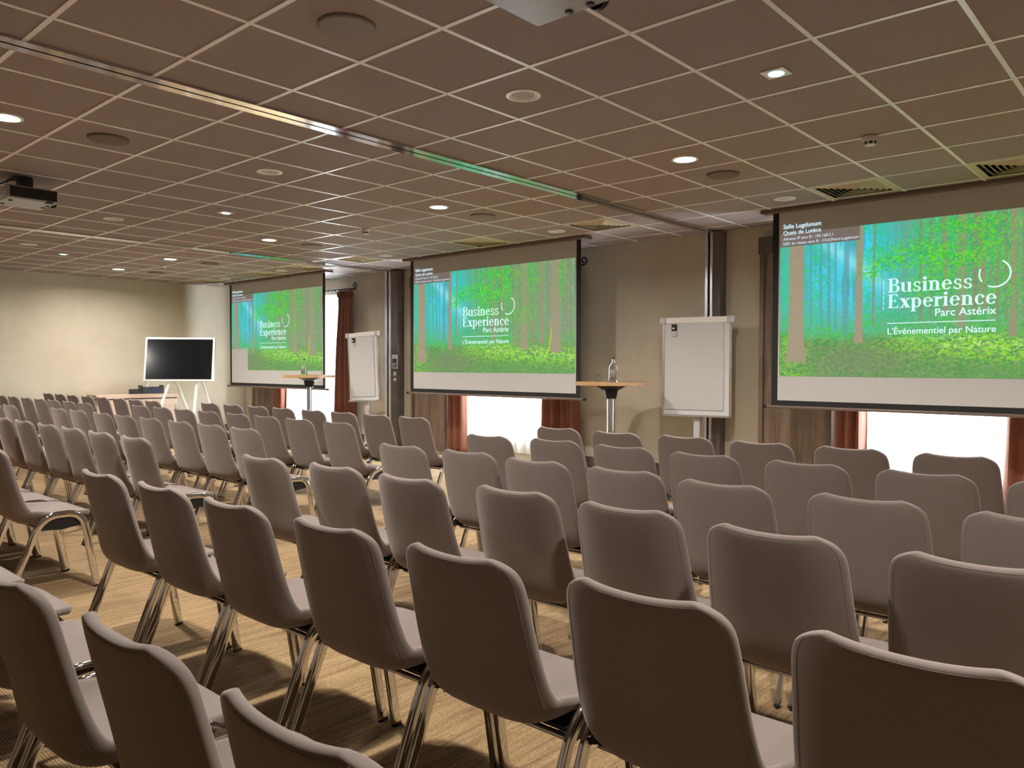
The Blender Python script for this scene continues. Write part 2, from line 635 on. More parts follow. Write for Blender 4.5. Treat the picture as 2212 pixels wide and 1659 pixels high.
def shell_mesh():
    P, N, S = shell_rows()
    L = S[-1]
    interp = lambda xs, v: float(np.interp(v, S, xs))
    Rt, Rf = .070, .10
    ds = [0, .026, .06] + [.095 + .052 * k for k in range(int((L - .2) / .052))] + [L - .10, L - .06, L - .025, L]
    ds = sorted({round(d, 4) for d in ds})
    us = [-1, -.91, -.78, -.6, -.4, -.2, 0, .2, .4, .6, .78, .91, 1]
    bm = B()
    grid = []
    for d in ds:
        p = Vector((interp([q.x for q in P], d), 0, interp([q.z for q in P], d)))
        n = Vector((interp([q.x for q in N], d), 0, interp([q.z for q in N], d))).normalized()
        w = interp(HALF, d)
        if d < Rt:
            w = w - Rt + math.sqrt(max(0, Rt ** 2 - (Rt - d) ** 2))
        if L - d < Rf:
            w = w - Rf + math.sqrt(max(0, Rf ** 2 - (Rf - (L - d)) ** 2))
        w += .005
        e = interp(EDGE, d)
        row = []
        for u in us:
            k = abs(u * w / .22)
            off = e * k ** float(np.interp(d, [.0, .28, .42], [3.2, 2.6, 5.0]))
            q = p + n * off + Vector((0, u * w, 0))
            if d < .25:                     # the top edge dips in the middle
                q.z -= .009 * (1 - min(1, abs(u)) ** 2) * (1 - d / .25)
            row.append(bm.verts.new(q))
        grid.append(row)
    for a, b in zip(grid, grid[1:]):
        for i in range(len(us) - 1):
            bm.faces.new((a[i], a[i + 1], b[i + 1], b[i]))
    me = bpy.data.meshes.new('shell')
    bmesh.ops.recalc_face_normals(bm, faces=bm.faces[:])
    # normals towards the sitter
    f = bm.faces[len(bm.faces) // 4]
    if f.normal.x < 0:
        bmesh.ops.reverse_faces(bm, faces=bm.faces[:])
    bm.to_mesh(me)
    bm.free()
    o = bpy.data.objects.new('tmp', me)
    COL.objects.link(o)
    so = o.modifiers.new('s', 'SOLIDIFY')
    so.thickness = .027
    so.offset = 0
    so.use_even_offset = True
    su = o.modifiers.new('u', 'SUBSURF')
    su.levels = 2
    su.render_levels = 2
    dg = bpy.context.evaluated_depsgraph_get()
    ev = o.evaluated_get(dg).to_mesh()
    bm = B()
    bm.from_mesh(ev)
    o.evaluated_get(dg).to_mesh_clear()
    bpy.data.objects.remove(o)
    bm.normal_update()
    tree = BVHTree.FromBMesh(bm)
    nor = {tuple(round(c, 6) for c in v.co): v.normal.copy() for v in bm.verts}
    out = []
    for part in ('backrest', 'seat'):
        b2 = bm.copy()
        kill = [f for f in b2.faces if ((f.calc_center_median().z - .430) > (f.calc_center_median().x - .098)) != (part == 'backrest')]
        bmesh.ops.delete(b2, geom=kill, context='FACES')
        m = bpy.data.meshes.new(part)
        b2.to_mesh(m)
        b2.free()
        m.materials.append(M['felt'])
        m.shade_smooth()
        m.normals_split_custom_set_from_vertices([nor[tuple(round(c, 6) for c in v.co)] for v in m.vertices])
        out.append(m)
    # seam line round the back of the shell, 14 mm in from the rim
    pts = []
    ins = .017
    def surf(d, u):
        p = Vector((interp([q.x for q in P], d), 0, interp([q.z for q in P], d)))
        n = Vector((interp([q.x for q in N], d), 0, interp([q.z for q in N], d))).normalized()
        w = interp(HALF, d)
        if d < Rt:
            w = w - Rt + math.sqrt(max(0, Rt ** 2 - (Rt - d) ** 2))
        y = u * (w - ins * .55)
        off = interp(EDGE, d) * abs(y / .22) ** float(np.interp(d, [.0, .28, .42], [3.2, 2.6, 5.0]))
        q = p + n * off + Vector((0, y, 0))
        if d < .25:
            q.z -= .009 * (1 - abs(u) ** 2) * (1 - d / .25)
        return q, n
    path = [(d, -1) for d in np.linspace(.47, .03, 24)] + [(.012, -.95), (.010, -.8)] + [(.010, u) for u in np.linspace(-.6, .6, 13)] + [(.010, .8), (.012, .95)] + [(d, 1) for d in np.linspace(.03, .47, 24)]
    for d, u in path:
        q, n = surf(d, u)
        hit = tree.ray_cast(q - n * .08 , n)
        if hit[0] is not None:
            pts.append(hit[0] - hit[1] * .0004)
    b3 = B()
    sweep(b3, pts, circ(.0011, 5))
    sm = finish(b3, 'seam', M['seam'])
    bm.free()
    return out[0], out[1], sm


def leg_path(front):
    # centre line of the inverted-U side tube, in (x, z)
    if front:
        pts = [(.484, .012), (.462, .14), (.436, .29)]
        c0, c1, c2 = (.422, .372), (.404, .448), (.322, .448)
    else:
        pts = [(.020, .012), (.075, .145), (.132, .285)]
        c0, c1, c2 = (.160, .352), (.198, .448), (.290, .448)
    for k in range(19):
        t = k / 18
        pts.append(tuple((1 - t) ** 2 * a + 2 * t * (1 - t) * b + t * t * c for a, b, c in zip(c0, c1, c2)))
    pts.append((.306, .448))
    return pts


LEGY = .247


def make_chair():
    t = thing('conference_chair', '', 'chair')
    bk, st, sm = shell_mesh()
    dx = -.25                       # local origin under the middle of the chair
    for m in (bk, st, sm):
        m.transform(Matrix.Translation((dx, 0, 0)))
    b = add('backrest', bk, t)
    add('seat', st, t)
    add('seam', sm, b)
    for s in (-1, 1):
        for fr in (True, False):
            bm = B()
            p = leg_path(fr)
            sweep(bm, [(x + dx, s * LEGY, z) for x, z in p], oval(.041, .018), side=(0, 1, 0))
            lg = obj('leg', bm, M['chrome'], t)
            bm = B()
            d = Vector((p[1][0] - p[0][0], 0, p[1][1] - p[0][1])).normalized()
            a = Vector((p[0][0] + dx, s * LEGY, p[0][1]))
            sweep(bm, [a - d * .011, a - d * .001], oval(.0425, .0195), side=(0, 1, 0))
            obj('foot_cap', bm, M['blackplastic'], lg)
        # black filler plate in the arch
        bm = B()
        arch = [q for q in leg_path(False) if .17 < q[0] < .30] + [q for q in reversed(leg_path(True)) if .30 < q[0] < .425]
        low = [(.40, .378), (.30, .365), (.20, .372)]
        poly = arch + low
        f1 = [bm.verts.new((x + dx, s * (LEGY - .004), z - .004)) for x, z in poly]
        f2 = [bm.verts.new((x + dx, s * (LEGY - .012), z - .004)) for x, z in poly]
        bm.faces.new(f1)
        bm.faces.new(f2[::-1])
        for i in range(len(poly)):
            j = (i + 1) % len(poly)
            bm.faces.new((f1[i], f2[i], f2[j], f1[j]))
        obj('side_plate', bm, M['blackplastic'], t, smooth=False)
    for x, z in ((.215, .362), (.408, .388)):
        bm = B()
        sweep(bm, [(x + dx, -LEGY + .012, z), (x + dx, LEGY - .012, z)], oval(.022, .014), side=(0, 0, 1))
        obj('crossbar', bm, M['chrome'], t)
    bm = B()
    box(bm, .22 + dx, .42 + dx, -.20, .20, .370, .384)
    obj('seat_support', bm, M['blackplastic'], t, .004)
    return t


ORD = ['first', 'second', 'third', 'fourth', 'fifth', 'sixth', 'seventh', 'eighth']
ROWN = {0: 'sixth', 1: 'fifth', 2: 'fourth', 3: 'third', 4: 'second', 5: 'front'}


def place_chairs():
    proto = make_chair()
    used = [False]

    def put(x, y, label, rz=0):
        if not used[0]:
            o = proto
            used[0] = True
        else:
            o = copy_tree(proto)
        o.location = (x + .25, y, 0)
        o.rotation_euler = (0, 0, rz)
        tag(o, label, 'chair', 'rows of taupe conference chairs')

    W = .150

    def spaced(lst, gap=.520):
        ys = [p[1] for p in lst]
        for _ in range(400):
            for i in range(len(ys) - 1):
                d = abs(ys[i] - ys[i + 1])
                if d < gap:
                    s = (gap - d) / 2 + 1e-5
                    sg = 1 if ys[i] > ys[i + 1] else -1
                    ys[i] += sg * s
                    ys[i + 1] -= sg * s
        return [(p[0], y) for p, y in zip(lst, ys)]
    # (row index from the camera, block) : x of the top of the back, y of the left top corner of each back, counted from the aisle
    right = {
        0: [(.55, 4.40), (.55, 3.86), (.55, 3.34), (.545, 2.75), (.525, 2.15), (.548, 1.578), (.550, 1.052)],
        1: [(1.315, 3.747), (1.325, 3.19), (1.325, 2.644), (1.335, 2.085), (1.345, 1.560), (1.368, 1.022), (1.372, .523)],
        2: [(2.10, 3.76), (2.14, 3.205), (2.13, 2.665), (2.185, 2.110), (2.165, 1.605), (2.125, 1.085), (2.125, .562)],
        3: [(2.96, 3.68), (2.99, 3.19), (2.94, 2.65), (2.94, 2.128), (2.87, 1.612), (2.89, 1.062), (2.87, .555)],
        4: [(3.77, 3.761), (3.83, 3.24), (3.79, 2.704), (3.745, 2.160), (3.745, 1.615), (3.76, 1.088), (3.75, .572)],
        5: [(4.59, 3.817), (4.56, 3.26), (4.60, 2.767), (4.57, 2.210), (4.61, 1.695), (4.615, 1.157), (4.61, .62)],
    }
    for r, lst in right.items():
        for i, (x, y) in enumerate(spaced(lst)):
            where = 'beside the aisle' if i == 0 else ORD[i] + ' from the aisle'
            nm = 'front' if r == 5 else ('rearmost' if r == 0 else ROWN[r])
            put(x, y - W, 'taupe chair %s in the %s row of the right-hand block' % (where, nm), random.uniform(-.004, .004))
    mid = {
        1: [(1.31, y) for y in (5.275, 5.795, 6.32, 6.84)],
        2: [(2.12, y) for y in (5.34, 5.905, 6.435, 6.945, 7.51, 8.05, 8.58)],
        3: [(2.97, y) for y in (5.50, 6.01, 6.52, 7.085, 7.63, 8.14, 8.77, 9.31)],
        4: [(3.80, y) for y in (5.49, 6.06, 6.60, 7.10, 7.71, 8.17, 8.70, 9.26)],
        5: [(4.64, y) for y in (5.52, 6.065, 6.58, 7.075, 7.68, 8.16, 8.73, 9.28)],
    }
    for r, lst in mid.items():
        for i, (x, y) in enumerate(spaced(lst)):
            where = 'at the near aisle end' if i == 0 else ORD[i] + ' from the near aisle'
            nm = 'front' if r == 5 else ROWN[r]
            put(x, y - W, 'taupe chair %s in the %s row of the middle block' % (where, nm), random.uniform(-.004, .004))
    k = .945
    far = {
        3: [(3.0, y) for y in (11.065, 11.65)],
        4: [(3.82, y) for y in (10.988, 11.522, 12.107, 12.64, 13.224, 13.83, 14.40)],
        5: [(4.66, y) for y in (10.931, 11.461, 12.018, 12.634, 13.233, 13.85, 14.41, 14.95)],
    }
    for r, lst in far.items():
        for i, (x, y) in enumerate(spaced([(p * k, q * k) for p, q in lst])):
            where = 'at the aisle end' if i == 0 else ORD[i] + ' from the aisle'
            nm = 'front' if r == 5 else ROWN[r]
            put(x, y - W, 'taupe chair %s in the %s row of the far-left block' % (where, nm), random.uniform(-.004, .004))


place_chairs()


# ------------------------------------------------------------------ projected picture
PW, PH = 2.865, 1.368


def vnoise(x, y, seed):
    rs = np.random.RandomState(seed)
    tab = rs.rand(256, 256)
    xi, yi = np.floor(x).astype(int), np.floor(y).astype(int)
    fx, fy = x - xi, y - yi
    fx, fy = fx * fx * (3 - 2 * fx), fy * fy * (3 - 2 * fy)
    g = lambda a, b: tab[a % 256, b % 256]
    return (g(xi, yi) * (1 - fx) + g(xi + 1, yi) * fx) * (1 - fy) + (g(xi, yi + 1) * (1 - fx) + g(xi + 1, yi + 1) * fx) * fy


def fbm(x, y, seed, o=4):
    s, a, t = 0, .5, 0
    for i in range(o):
        s = s + a * vnoise(x * 2 ** i + 17 * i, y * 2 ** i + 5 * i, seed + i)
        t += a
        a *= .55
    return s / t


def forest():
    nx, ny = 560, 268
    xs = np.linspace(0, PW, nx + 1)
    ys = np.linspace(0, PH, ny + 1)
    T, Q = np.meshgrid(xs, ys)            # T from the left edge, Q up from the bottom edge
    ss = lambda a, b, v: np.clip((v - a) / (b - a), 0, 1) ** 2 * (3 - 2 * np.clip((v - a) / (b - a), 0, 1))
    C = lambda r, g, b: np.array([r, g, b], float)
    mixc = lambda A, Bc, m: A * (1 - m[..., None]) + Bc * m[..., None]
    img = np.zeros(T.shape + (3,)) + C(96, 170, 118)
    # green wood behind, greyer to the right
    img = mixc(img, C(128, 158, 120), ss(1.6, 2.6, T))
    fol = fbm(T * 60, Q * 66, 3)
    img = mixc(img, C(48, 168, 92), ss(.42, .64, fol) * .85)
    img = mixc(img, C(140, 226, 130), ss(.56, .68, fbm(T * 74, Q * 70, 5)) * .55 * ss(.9, 1.4, T))
    stri = fbm(T * 60, Q * 3, 21, 3)
    img = mixc(img, C(146, 142, 120), ss(.52, .68, stri) * .75 * ss(.35, .5, Q))
    # cyan haze
    hz = np.exp(-((T - .62) / .50) ** 2 - ((Q - 1.0) / .50) ** 2)
    img = mixc(img, C(64, 206, 240), np.clip(hz * 1.35, 0, .97))
    hz2 = np.exp(-((T - .12) / .22) ** 2 - ((Q - .85) / .55) ** 2)
    img = mixc(img, C(70, 186, 190), np.clip(hz2 * .6, 0, 1))
    st2 = fbm(T * 44, Q * 2.4, 40, 3)
    img = mixc(img, C(84, 150, 172), ss(.54, .62, st2) * .75 * np.clip(hz * 1.3, 0, 1) * ss(.45, .7, Q))
    speck = fbm(T * 78, Q * 82, 77, 3) * .7 + fbm(T * 14, Q * 14, 78, 2) * .3
    img = mixc(img, C(40, 200, 130), ss(.49, .58, speck) * .85 * ss(.35, .6, Q) * np.clip(.35 + np.exp(-((T - .2) / .25) ** 2) + np.exp(-((T - .85) / .12) ** 2), 0, 1))
    # sunbeam
    d = (T - .33) * .62 + (Q - 1.32) * .78
    beam = np.exp(-(d / .07) ** 2) * ss(.25, .5, T) * (1 - ss(.8, 1.15, T))
    img = mixc(img, C(150, 232, 250), np.clip(beam * .75, 0, 1))
    trunk = C(158, 146, 120)

    def tr(t, w, q0, tone=trunk, flare=.5, lean=0, soft=.008, a=1.0):
        nonlocal img
        c = t + lean * (Q - .7)
        hw = w / 2 * (1 + flare * np.exp(-(Q - q0) / .13))
        m = (1 - ss(hw - soft, hw + soft, np.abs(T - c))) * ss(q0 - .02, q0 + .03, Q)
        img = mixc(img, tone, m * a)
    for t, w, q0 in ((.30, .020, .45), (.40, .018, .42), (.47, .03, .42), (.53, .02, .42), (.62, .05, .4)):
        tr(t, w, q0, C(92, 150, 160), 0, random.uniform(-.02, .02), .008, .7)
    for t, w, q0 in ((1.66, .03, .5), (2.00, .02, .5), (2.13, .025, .5), (2.18, .015, .5), (2.29, .02, .5), (2.45, .03, .42), (2.69, .025, .45), (1.25, .02, .5), (1.33, .015, .5), (1.82, .02, .5), (1.88, .02, .5), (1.95, .018, .5), (2.22, .03, .45), (2.37, .02, .45), (2.74, .02, .4), (2.80, .03, .4), (2.56, .02, .4)):
        tr(t, w, q0, C(140, 132, 108), 0, random.uniform(-.02, .02), .007, .9)
    # undergrowth and floor
    edge = .40 + .10 * fbm(T * 7, Q * 0 + 3, 9) - .05 * np.sin(T * 2.1) - .04 * ss(.7, 1.6, T)
    g = ss(edge - .02 + .06, edge - .10, Q)
    gn = fbm(T * 58, Q * 92, 13, 4) * .75 + fbm(T * 11, Q * 24, 14, 3) * .25
    ground = np.zeros_like(img) + C(80, 150, 70)
    ground = mixc(ground, C(40, 128, 60), ss(.45, .65, fbm(T * 70, Q * 100, 32)) * .8)
    ground = mixc(ground, C(152, 148, 116), ss(.50, .64, fbm(T * 40, Q * 84, 31)) * .75)
    lime = ss(.40, .66, gn) * np.clip(np.exp(-((Q - .30 + .08 * (T - 1.3)) / .13) ** 2) * ss(.7, 1.2, T) + .25 + .5 * np.exp(-((T - .12) / .15) ** 2), 0, 1)
    ground = mixc(ground, C(140, 220, 40), lime)
    ground = mixc(ground, C(186, 236, 120), ss(.52, .66, fbm(T * 50, Q * 110, 52)) * np.exp(-((Q - .33 + .08 * (T - 1.3)) / .08) ** 2) * ss(.8, 1.3, T))
    dk = np.exp(-((T - .75) / .50) ** 2 - ((Q - .14) / .17) ** 2)
    ground = mixc(ground, C(118, 132, 98) , np.clip(dk * .95, 0, .9) * (.45 + .55 * ss(.40, .56, fbm(T * 50, Q * 80, 15))))
    dk2 = np.exp(-((Q - .05) / .10) ** 2) * ss(1.0, 1.6, T)
    ground = mixc(ground, C(96, 150, 84), dk2 * .5)
    img = mixc(img, ground, g)
    fern = ss(.46, .60, fbm(T * 60, Q * 60, 71, 4)) * np.exp(-((Q - .44 - .05 * np.sin(T * 9)) / .09) ** 2)
    img = mixc(img, C(70, 190, 70), fern * .85)
    tr(.16, .14, .13, trunk, .5)
    tr(.737, .055, .30, trunk, .6)
    tr(.86, .02, .45, C(120, 150, 130), 0, .01)
    tr(1.12, .045, .62, C(110, 160, 150), 0, 0, .012, .7)
    tr(1.44, .032, .55, C(150, 140, 112), 0, -.03)
    tr(1.56, .065, .42, C(146, 150, 118), .1, .0, .012, .95)
    tr(1.72, .034, .55, C(158, 136, 112), 0, -.05)
    tr(1.93, .05, .34, C(150, 142, 116), .3)
    tr(2.07, .105, .30, C(158, 146, 120), .35)
    tr(2.22, .04, .36, C(146, 138, 112), .2)
    tr(2.35, .065, .36, C(150, 142, 116), .2)
    tr(2.575, .13, .25, trunk, .5)
    img = mixc(img, C(190, 226, 40), np.exp(-((T - 2.50 + .10 * np.exp(-(Q - .22) / .08)) / .010) ** 2) * ss(.2, .26, Q) * (1 - ss(.5, .62, Q)))
    # leaf sprays
    lf = fbm(T * 64, Q * 100, 61, 4) * .7 + fbm(T * 15, Q * 26, 62, 3) * .3
    for t, q, sx, sy, amt in ((1.24, 1.08, .22, .10, 1), (1.5, 1.00, .24, .08, 1), (1.0, 1.02, .18, .07, .9), (1.35, .80, .20, .10, .9), (.83, .93, .08, .05, .9), (1.75, 1.15, .2, .12, .8), (2.2, 1.2, .12, .2, .8), (2.66, 1.15, .06, .22, .9), (2.0, .75, .3, .2, .5), (1.62, 1.28, .3, .06, .8)):
        k = np.exp(-((T - t) / sx) ** 2 - ((Q - q) / sy) ** 2)
        img = mixc(img, C(104, 218, 44), np.clip(ss(.44, .60, lf) * k * 1.5 * amt, 0, 1))
        img = mixc(img, C(36, 176, 90), np.clip(ss(.48, .60, fbm(T * 70, Q * 90, 88)) * k * .9 * amt, 0, 1))
    # fine grain, and the far right falls off towards the trunks' grey
    img = img * (.95 + .10 * fbm(T * 90, Q * 90, 99, 2)[..., None])
    img = mixc(img, C(150, 146, 122), .30 * ss(1.5, 2.4, T) * ss(.2, .4, Q))
    img = np.clip(img, 0, 255) / 255
    lin = np.where(img <= .04045, img / 12.92, ((img + .055) / 1.055) ** 2.4)
    return nx, ny, lin


def picture_mesh(shade=False):
    nx, ny, lin = forest()
    xs = np.linspace(0, PW, nx + 1)
    ys = np.linspace(0, PH, ny + 1)
    T, Q = np.meshgrid(xs, ys)
    co = np.stack([np.zeros_like(T), PW / 2 - T, Q], -1).reshape(-1, 3)     # left edge at +Y
    me = bpy.data.meshes.new('projected_picture')
    i = np.arange(ny)[:, None] * (nx + 1) + np.arange(nx)[None]
    # leave the dark corner for the overlay
    tc = (np.arange(nx) + .5) / nx * PW
    qc = (np.arange(ny) + .5) / ny * PH
    keep = ~((tc[None] < .735) & (qc[:, None] > PH - .126))
    if shade:                               # the display's shadow in the beam, cut out of the picture as missing cells
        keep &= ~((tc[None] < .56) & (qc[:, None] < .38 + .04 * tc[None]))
    faces = np.stack([i, i + nx + 1, i + nx + 2, i + 1], -1)[keep]
    me.from_pydata(co.tolist(), [], faces.tolist())
    ca = me.color_attributes.new('picture', 'FLOAT_COLOR', 'POINT')
    rgba = np.concatenate([lin.reshape(-1, 3), np.ones((lin.shape[0] * lin.shape[1], 1))], 1)
    ca.data.foreach_set('color', rgba.astype(np.float32).ravel())
    me.materials.append(M['picture'])
    return me


# --- lettering
def text_mesh(s, width, cap=None, bold=0):
    """flat text mesh in the (-Y, Z) plane, baseline at 0, starting at Y=0 and running to -Y"""
    cu = bpy.data.curves.new('t', 'FONT')
    cu.body = s
    cu.size = 1
    cu.fill_mode = 'BOTH'
    cu.offset = bold
    o = bpy.data.objects.new('t', cu)
    COL.objects.link(o)
    dg = bpy.context.evaluated_depsgraph_get()
    dg.update()
    me = bpy.data.meshes.new_from_object(o.evaluated_get(dg))
    bpy.data.objects.remove(o)
    co = np.array([v.co[:] for v in me.vertices])
    x0, x1 = co[:, 0].min(), co[:, 0].max()
    k = width / (x1 - x0)
    ky = k
    if cap:
        cu2 = co[:, 1].max()
        ky = cap / cu2
    for v in me.vertices:
        v.co = (0, -(v.co.x - x0) * k, v.co.y * ky)
    me.materials.clear()
    return me


def serif_mesh(word, width):
    """bold slab/old-style serif capitals and lower case drawn from strokes; x-height .68 of the cap height 1"""
    X, SW, TH, SF = .69, .185, .085, .055       # x height, stem width, thin stroke, serif thickness
    polys = []

    def rect(x0, x1, y0, y1):
        polys.append([(x0, y0), (x1, y0), (x1, y1), (x0, y1)])

    def arc(cx, cy, rx, ry, a0, a1, w0, w1, n=18, hw=None):
        """stroke along an ellipse arc, thickness going w0 (thin, at top/bottom) to w1 (thick, at the sides)"""
        for k in range(n):
            q = []
            for a in (a0 + (a1 - a0) * k / n, a0 + (a1 - a0) * (k + 1) / n):
                c, s = math.cos(a), math.sin(a)
                t = w0 + (w1 - w0) * abs(c) ** 1.4
                q.append(((cx + rx * c, cy + ry * s), (cx + (rx - t) * c, cy + (ry - (w0 + (t - w0) * .25)) * s)))
            polys.append([q[0][0], q[1][0], q[1][1], q[0][1]])

    def stem(x, y0, y1, bot=True, top=True, half=False):
        rect(x, x + SW, y0, y1)
        if bot:
            rect(x - .075, x + SW + .075, y0, y0 + SF)
        if top:
            rect(x - (.085), x + (SW if half else SW + .075), y1 - SF, y1)

    x = 0
    for ch in word:
        if ch == 'B':
            stem(x + .08, 0, 1, True, True)
            rect(x + .08, x + .42, 1 - SF, 1)
            rect(x + .08, x + .45, 0, SF)
            rect(x + .2, x + .42, .50, .50 + SF)
            arc(x + .40, .76, .27, .24, -PI / 2, PI / 2, SF, SW)
            arc(x + .43, .265, .30, .265, -PI / 2, PI / 2, SF, SW + .01)
            x += .80
        elif ch == 'E':
            stem(x + .08, 0, 1, True, True)
            rect(x + .08, x + .62, 1 - SF, 1)
            rect(x + .08, x + .65, 0, SF)
            rect(x + .2, x + .50, .49, .49 + SF)
            polys.append([(x + .62, 1), (x + .57, 1), (x + .54, .90), (x + .62, .76)])
            polys.append([(x + .65, 0), (x + .58, 0), (x + .57, .10), (x + .67, .26)])
            rect(x + .46, x + .50, .40, .64)
            x += .74
        elif ch == 'u':
            stem(x + .05, .18, X, False, True, True)
            arc(x + .28, .21, .23, .22, PI, PI * 1.62, TH, SW)
            stem(x + .45, 0, X, False, True, True)
            rect(x + .45, x + .70, 0, SF)
            x += .74
        elif ch == 'n':
            stem(x + .08, 0, X, True, True, True)
            arc(x + .38, .43, .25, .275, 0, PI * .72, TH, SW)
            stem(x + .445, 0, .44, True, False)
            x += .76
        elif ch == 'i':
            stem(x + .08, 0, X, True, True, True)
            arc(x + .17, .89, .115, .115, 0, 2 * PI, .115, .115, 14)
            x += .39
        elif ch == 's':
            arc(x + .28, .51, .225, .195, PI * .12, PI * 1.5, .07, .13)
            arc(x + .27, .175, .235, .195, -PI * .88, PI * .5, .07, .14)
            rect(x + .40, x + .45, .46, .66)
            rect(x + .045, x + .09, .02, .22)
            x += .58
        elif ch == 'e':
            arc(x + .33, .345, .30, .36, 0, PI * 1.80, .07, SW)
            rect(x + .12, x + .63, .36, .36 + SF)
            x += .69
        elif ch == 'c':
            arc(x + .33, .345, .30, .36, PI * .22, PI * 1.78, .07, SW)
            arc(x + .50, .53, .085, .085, 0, 2 * PI, .085, .085, 12)
            x += .63
        elif ch == 'x':
            polys.append([(x + .06, X), (x + .30, X), (x + .66, 0), (x + .42, 0)])
            polys.append([(x + .52, X), (x + .61, X), (x + .18, 0), (x + .09, 0)])
            for a, b, y in ((.01, .36, X - SF), (.44, .68, X - SF), (.01, .27, 0), (.36, .71, 0)):
                rect(x + a, x + b, y, y + SF)
            x += .71
        elif ch == 'p':
            stem(x + .08, -.30, X, True, True, True)
            arc(x + .385, .345, .28, .36, -PI * .78, PI * .78, .07, SW)
            x += .74
        elif ch == 'r':
            stem(x + .08, 0, X, True, True, True)
            arc(x + .41, .40, .20, .295, PI * .45, PI * .86, .08, .12)
            arc(x + .44, .59, .09, .09, 0, 2 * PI, .09, .09, 12)
            x += .54
    me = bpy.data.meshes.new('serif')
    vs, fs = [], []
    k = width / (x - .05)
    for p in polys:
        b = len(vs)
        vs += [(0, -(px) * k, py * k * .94) for px, py in p]
        fs.append(list(range(b, b + len(p))))
    me.from_pydata(vs, [], fs)
    return me


def build_screens():
    pic = picture_mesh()
    m_fab = None
    specs = [(1.6975, 'right projection screen showing a bright forest slide, cut by the right picture edge', 1.0),
             (7.04, 'middle projection screen showing a forest slide, between the two flipcharts', 1.0),
             (12.14, 'far projection screen showing a forest slide, beside the display on an easel', 1.0)]
    proto = None
    for yc, lab, _ in specs:
        if proto:
            c = copy_tree(proto)
            c.location = (XS, yc, 0)
            tag(c, lab, 'projection screen', 'three lowered projection screens')
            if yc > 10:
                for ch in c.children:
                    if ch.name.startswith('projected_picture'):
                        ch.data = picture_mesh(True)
            continue
        s = thing('projection_screen', lab, 'projection screen', (XS, yc, 0), 0, 'three lowered projection screens')
        proto = s
        hw = 1.447
        bm = B()
        box(bm, 0, .003, -hw - .062, hw + .062, .922, HC - .03)
        fab = obj('black_backing', bm, M['screenblack'], s, smooth=False)
        bm = B()
        box(bm, -.0015, -.0002, -hw, hw, .972, 2.782)
        fab = obj('screen_cloth', bm, M['screencloth'], s, smooth=False)
        bm = B()
        sweep(bm, [(0.001, -hw - .11, .908), (0.001, hw + .11, .908)], oval(.030, .022, 4), side=(1, 0, 0))
        obj('bottom_bar', bm, M['slat'], s)
        for sg in (-1, 1):
            bm = B()
            box(bm, -.014, .016, sg * (hw + .125) - .018, sg * (hw + .125) + .018, .890, .925)
            obj('bar_end_cap', bm, M['blackplastic'], s, .004)
        bm = B()
        box(bm, -.075, .085, -hw - .16, hw + .16, HC - .035, HC - .002)
        obj('ceiling_case', bm, M['slat'], s, .004)
        p = add('projected_picture', pic, s, (-.004, 0, 1.207))
        yl = PW / 2
        z0 = 1.207
        bm = B()
        me = bpy.data.meshes.new('caption_patch')
        me.from_pydata([(0, yl, 2.449), (0, yl - .735, 2.449), (0, yl - .735, 2.575), (0, yl, 2.575)], [], [(0, 1, 2, 3)])
        me.materials.append(M['overlay'])
        add('caption_patch', me, s, (-.0042, 0, 0))

        def put(nm, me, t, z, mat):
            me.name = nm
            me.materials.clear()
            me.materials.append(M[mat])
            add(nm, me, p, (-.003, yl - t, z - z0))
        put('slide_title', serif_mesh('Business', .655), .985, 1.955, 'text')
        put('slide_title', serif_mesh('Experience', .832), .985, 1.817, 'text')
        put('slide_name', text_mesh('Parc Astérix', .452, None, .010), 1.364, 1.735, 'text')
        put('slide_motto', text_mesh("L'Événementiel par Nature", .83, None, .010), .985, 1.588, 'text')
        me = bpy.data.meshes.new('slide_rule')
        me.from_pydata([(0, 0, 0), (0, -.831, 0), (0, -.831, .007), (0, 0, .007)], [], [(0, 1, 2, 3)])
        put('slide_rule', me, .980, 1.680, 'text')
        # broken ring of the emblem
        vs, fs = [], []
        for a0, a1 in ((-115, 62), (158, 215)):
            n = 40
            for k in range(n + 1):
                a = math.radians(a0 + (a1 - a0) * k / n)
                for r in (.104, .117):
                    vs.append((0, -r * math.cos(a), r * math.sin(a)))
                if k:
                    b = len(vs) - 4
                    fs.append((b, b + 1, b + 3, b + 2))
        me = bpy.data.meshes.new('emblem_ring')
        me.from_pydata(vs, [], fs)
        put('emblem_ring', me, 1.80, 2.065, 'text')
        # row of tiny vertical marks left of the title
        vs, fs = [], []
        for k in range(6):
            z = -.0 + k * .046
            b = len(vs)
            vs += [(0, 0, z), (0, -.006, z), (0, -.006, z + .036), (0, 0, z + .036)]
            fs.append((b, b + 1, b + 2, b + 3))
        me = bpy.data.meshes.new('margin_marks')
        me.from_pydata(vs, [], fs)
        put('margin_marks', me, .945, 1.80, 'textwhite')
        put('caption_line', text_mesh('Salle Lugdunum', .36, None, .012), .030, 2.622, 'textwhite')
        put('caption_line', text_mesh('Quais de Lutèce', .36, None, .012), .030, 2.562, 'textwhite')
        put('caption_line', text_mesh('Adresse IP sans fil : 192.168.2.1', .47, None, .004), .030, 2.511, 'textwhite')
        put('caption_line', text_mesh('SSID du réseau sans fil : ClickShare-Lugdunum', .70, None, .004), .030, 2.465, 'textwhite')


build_screens()


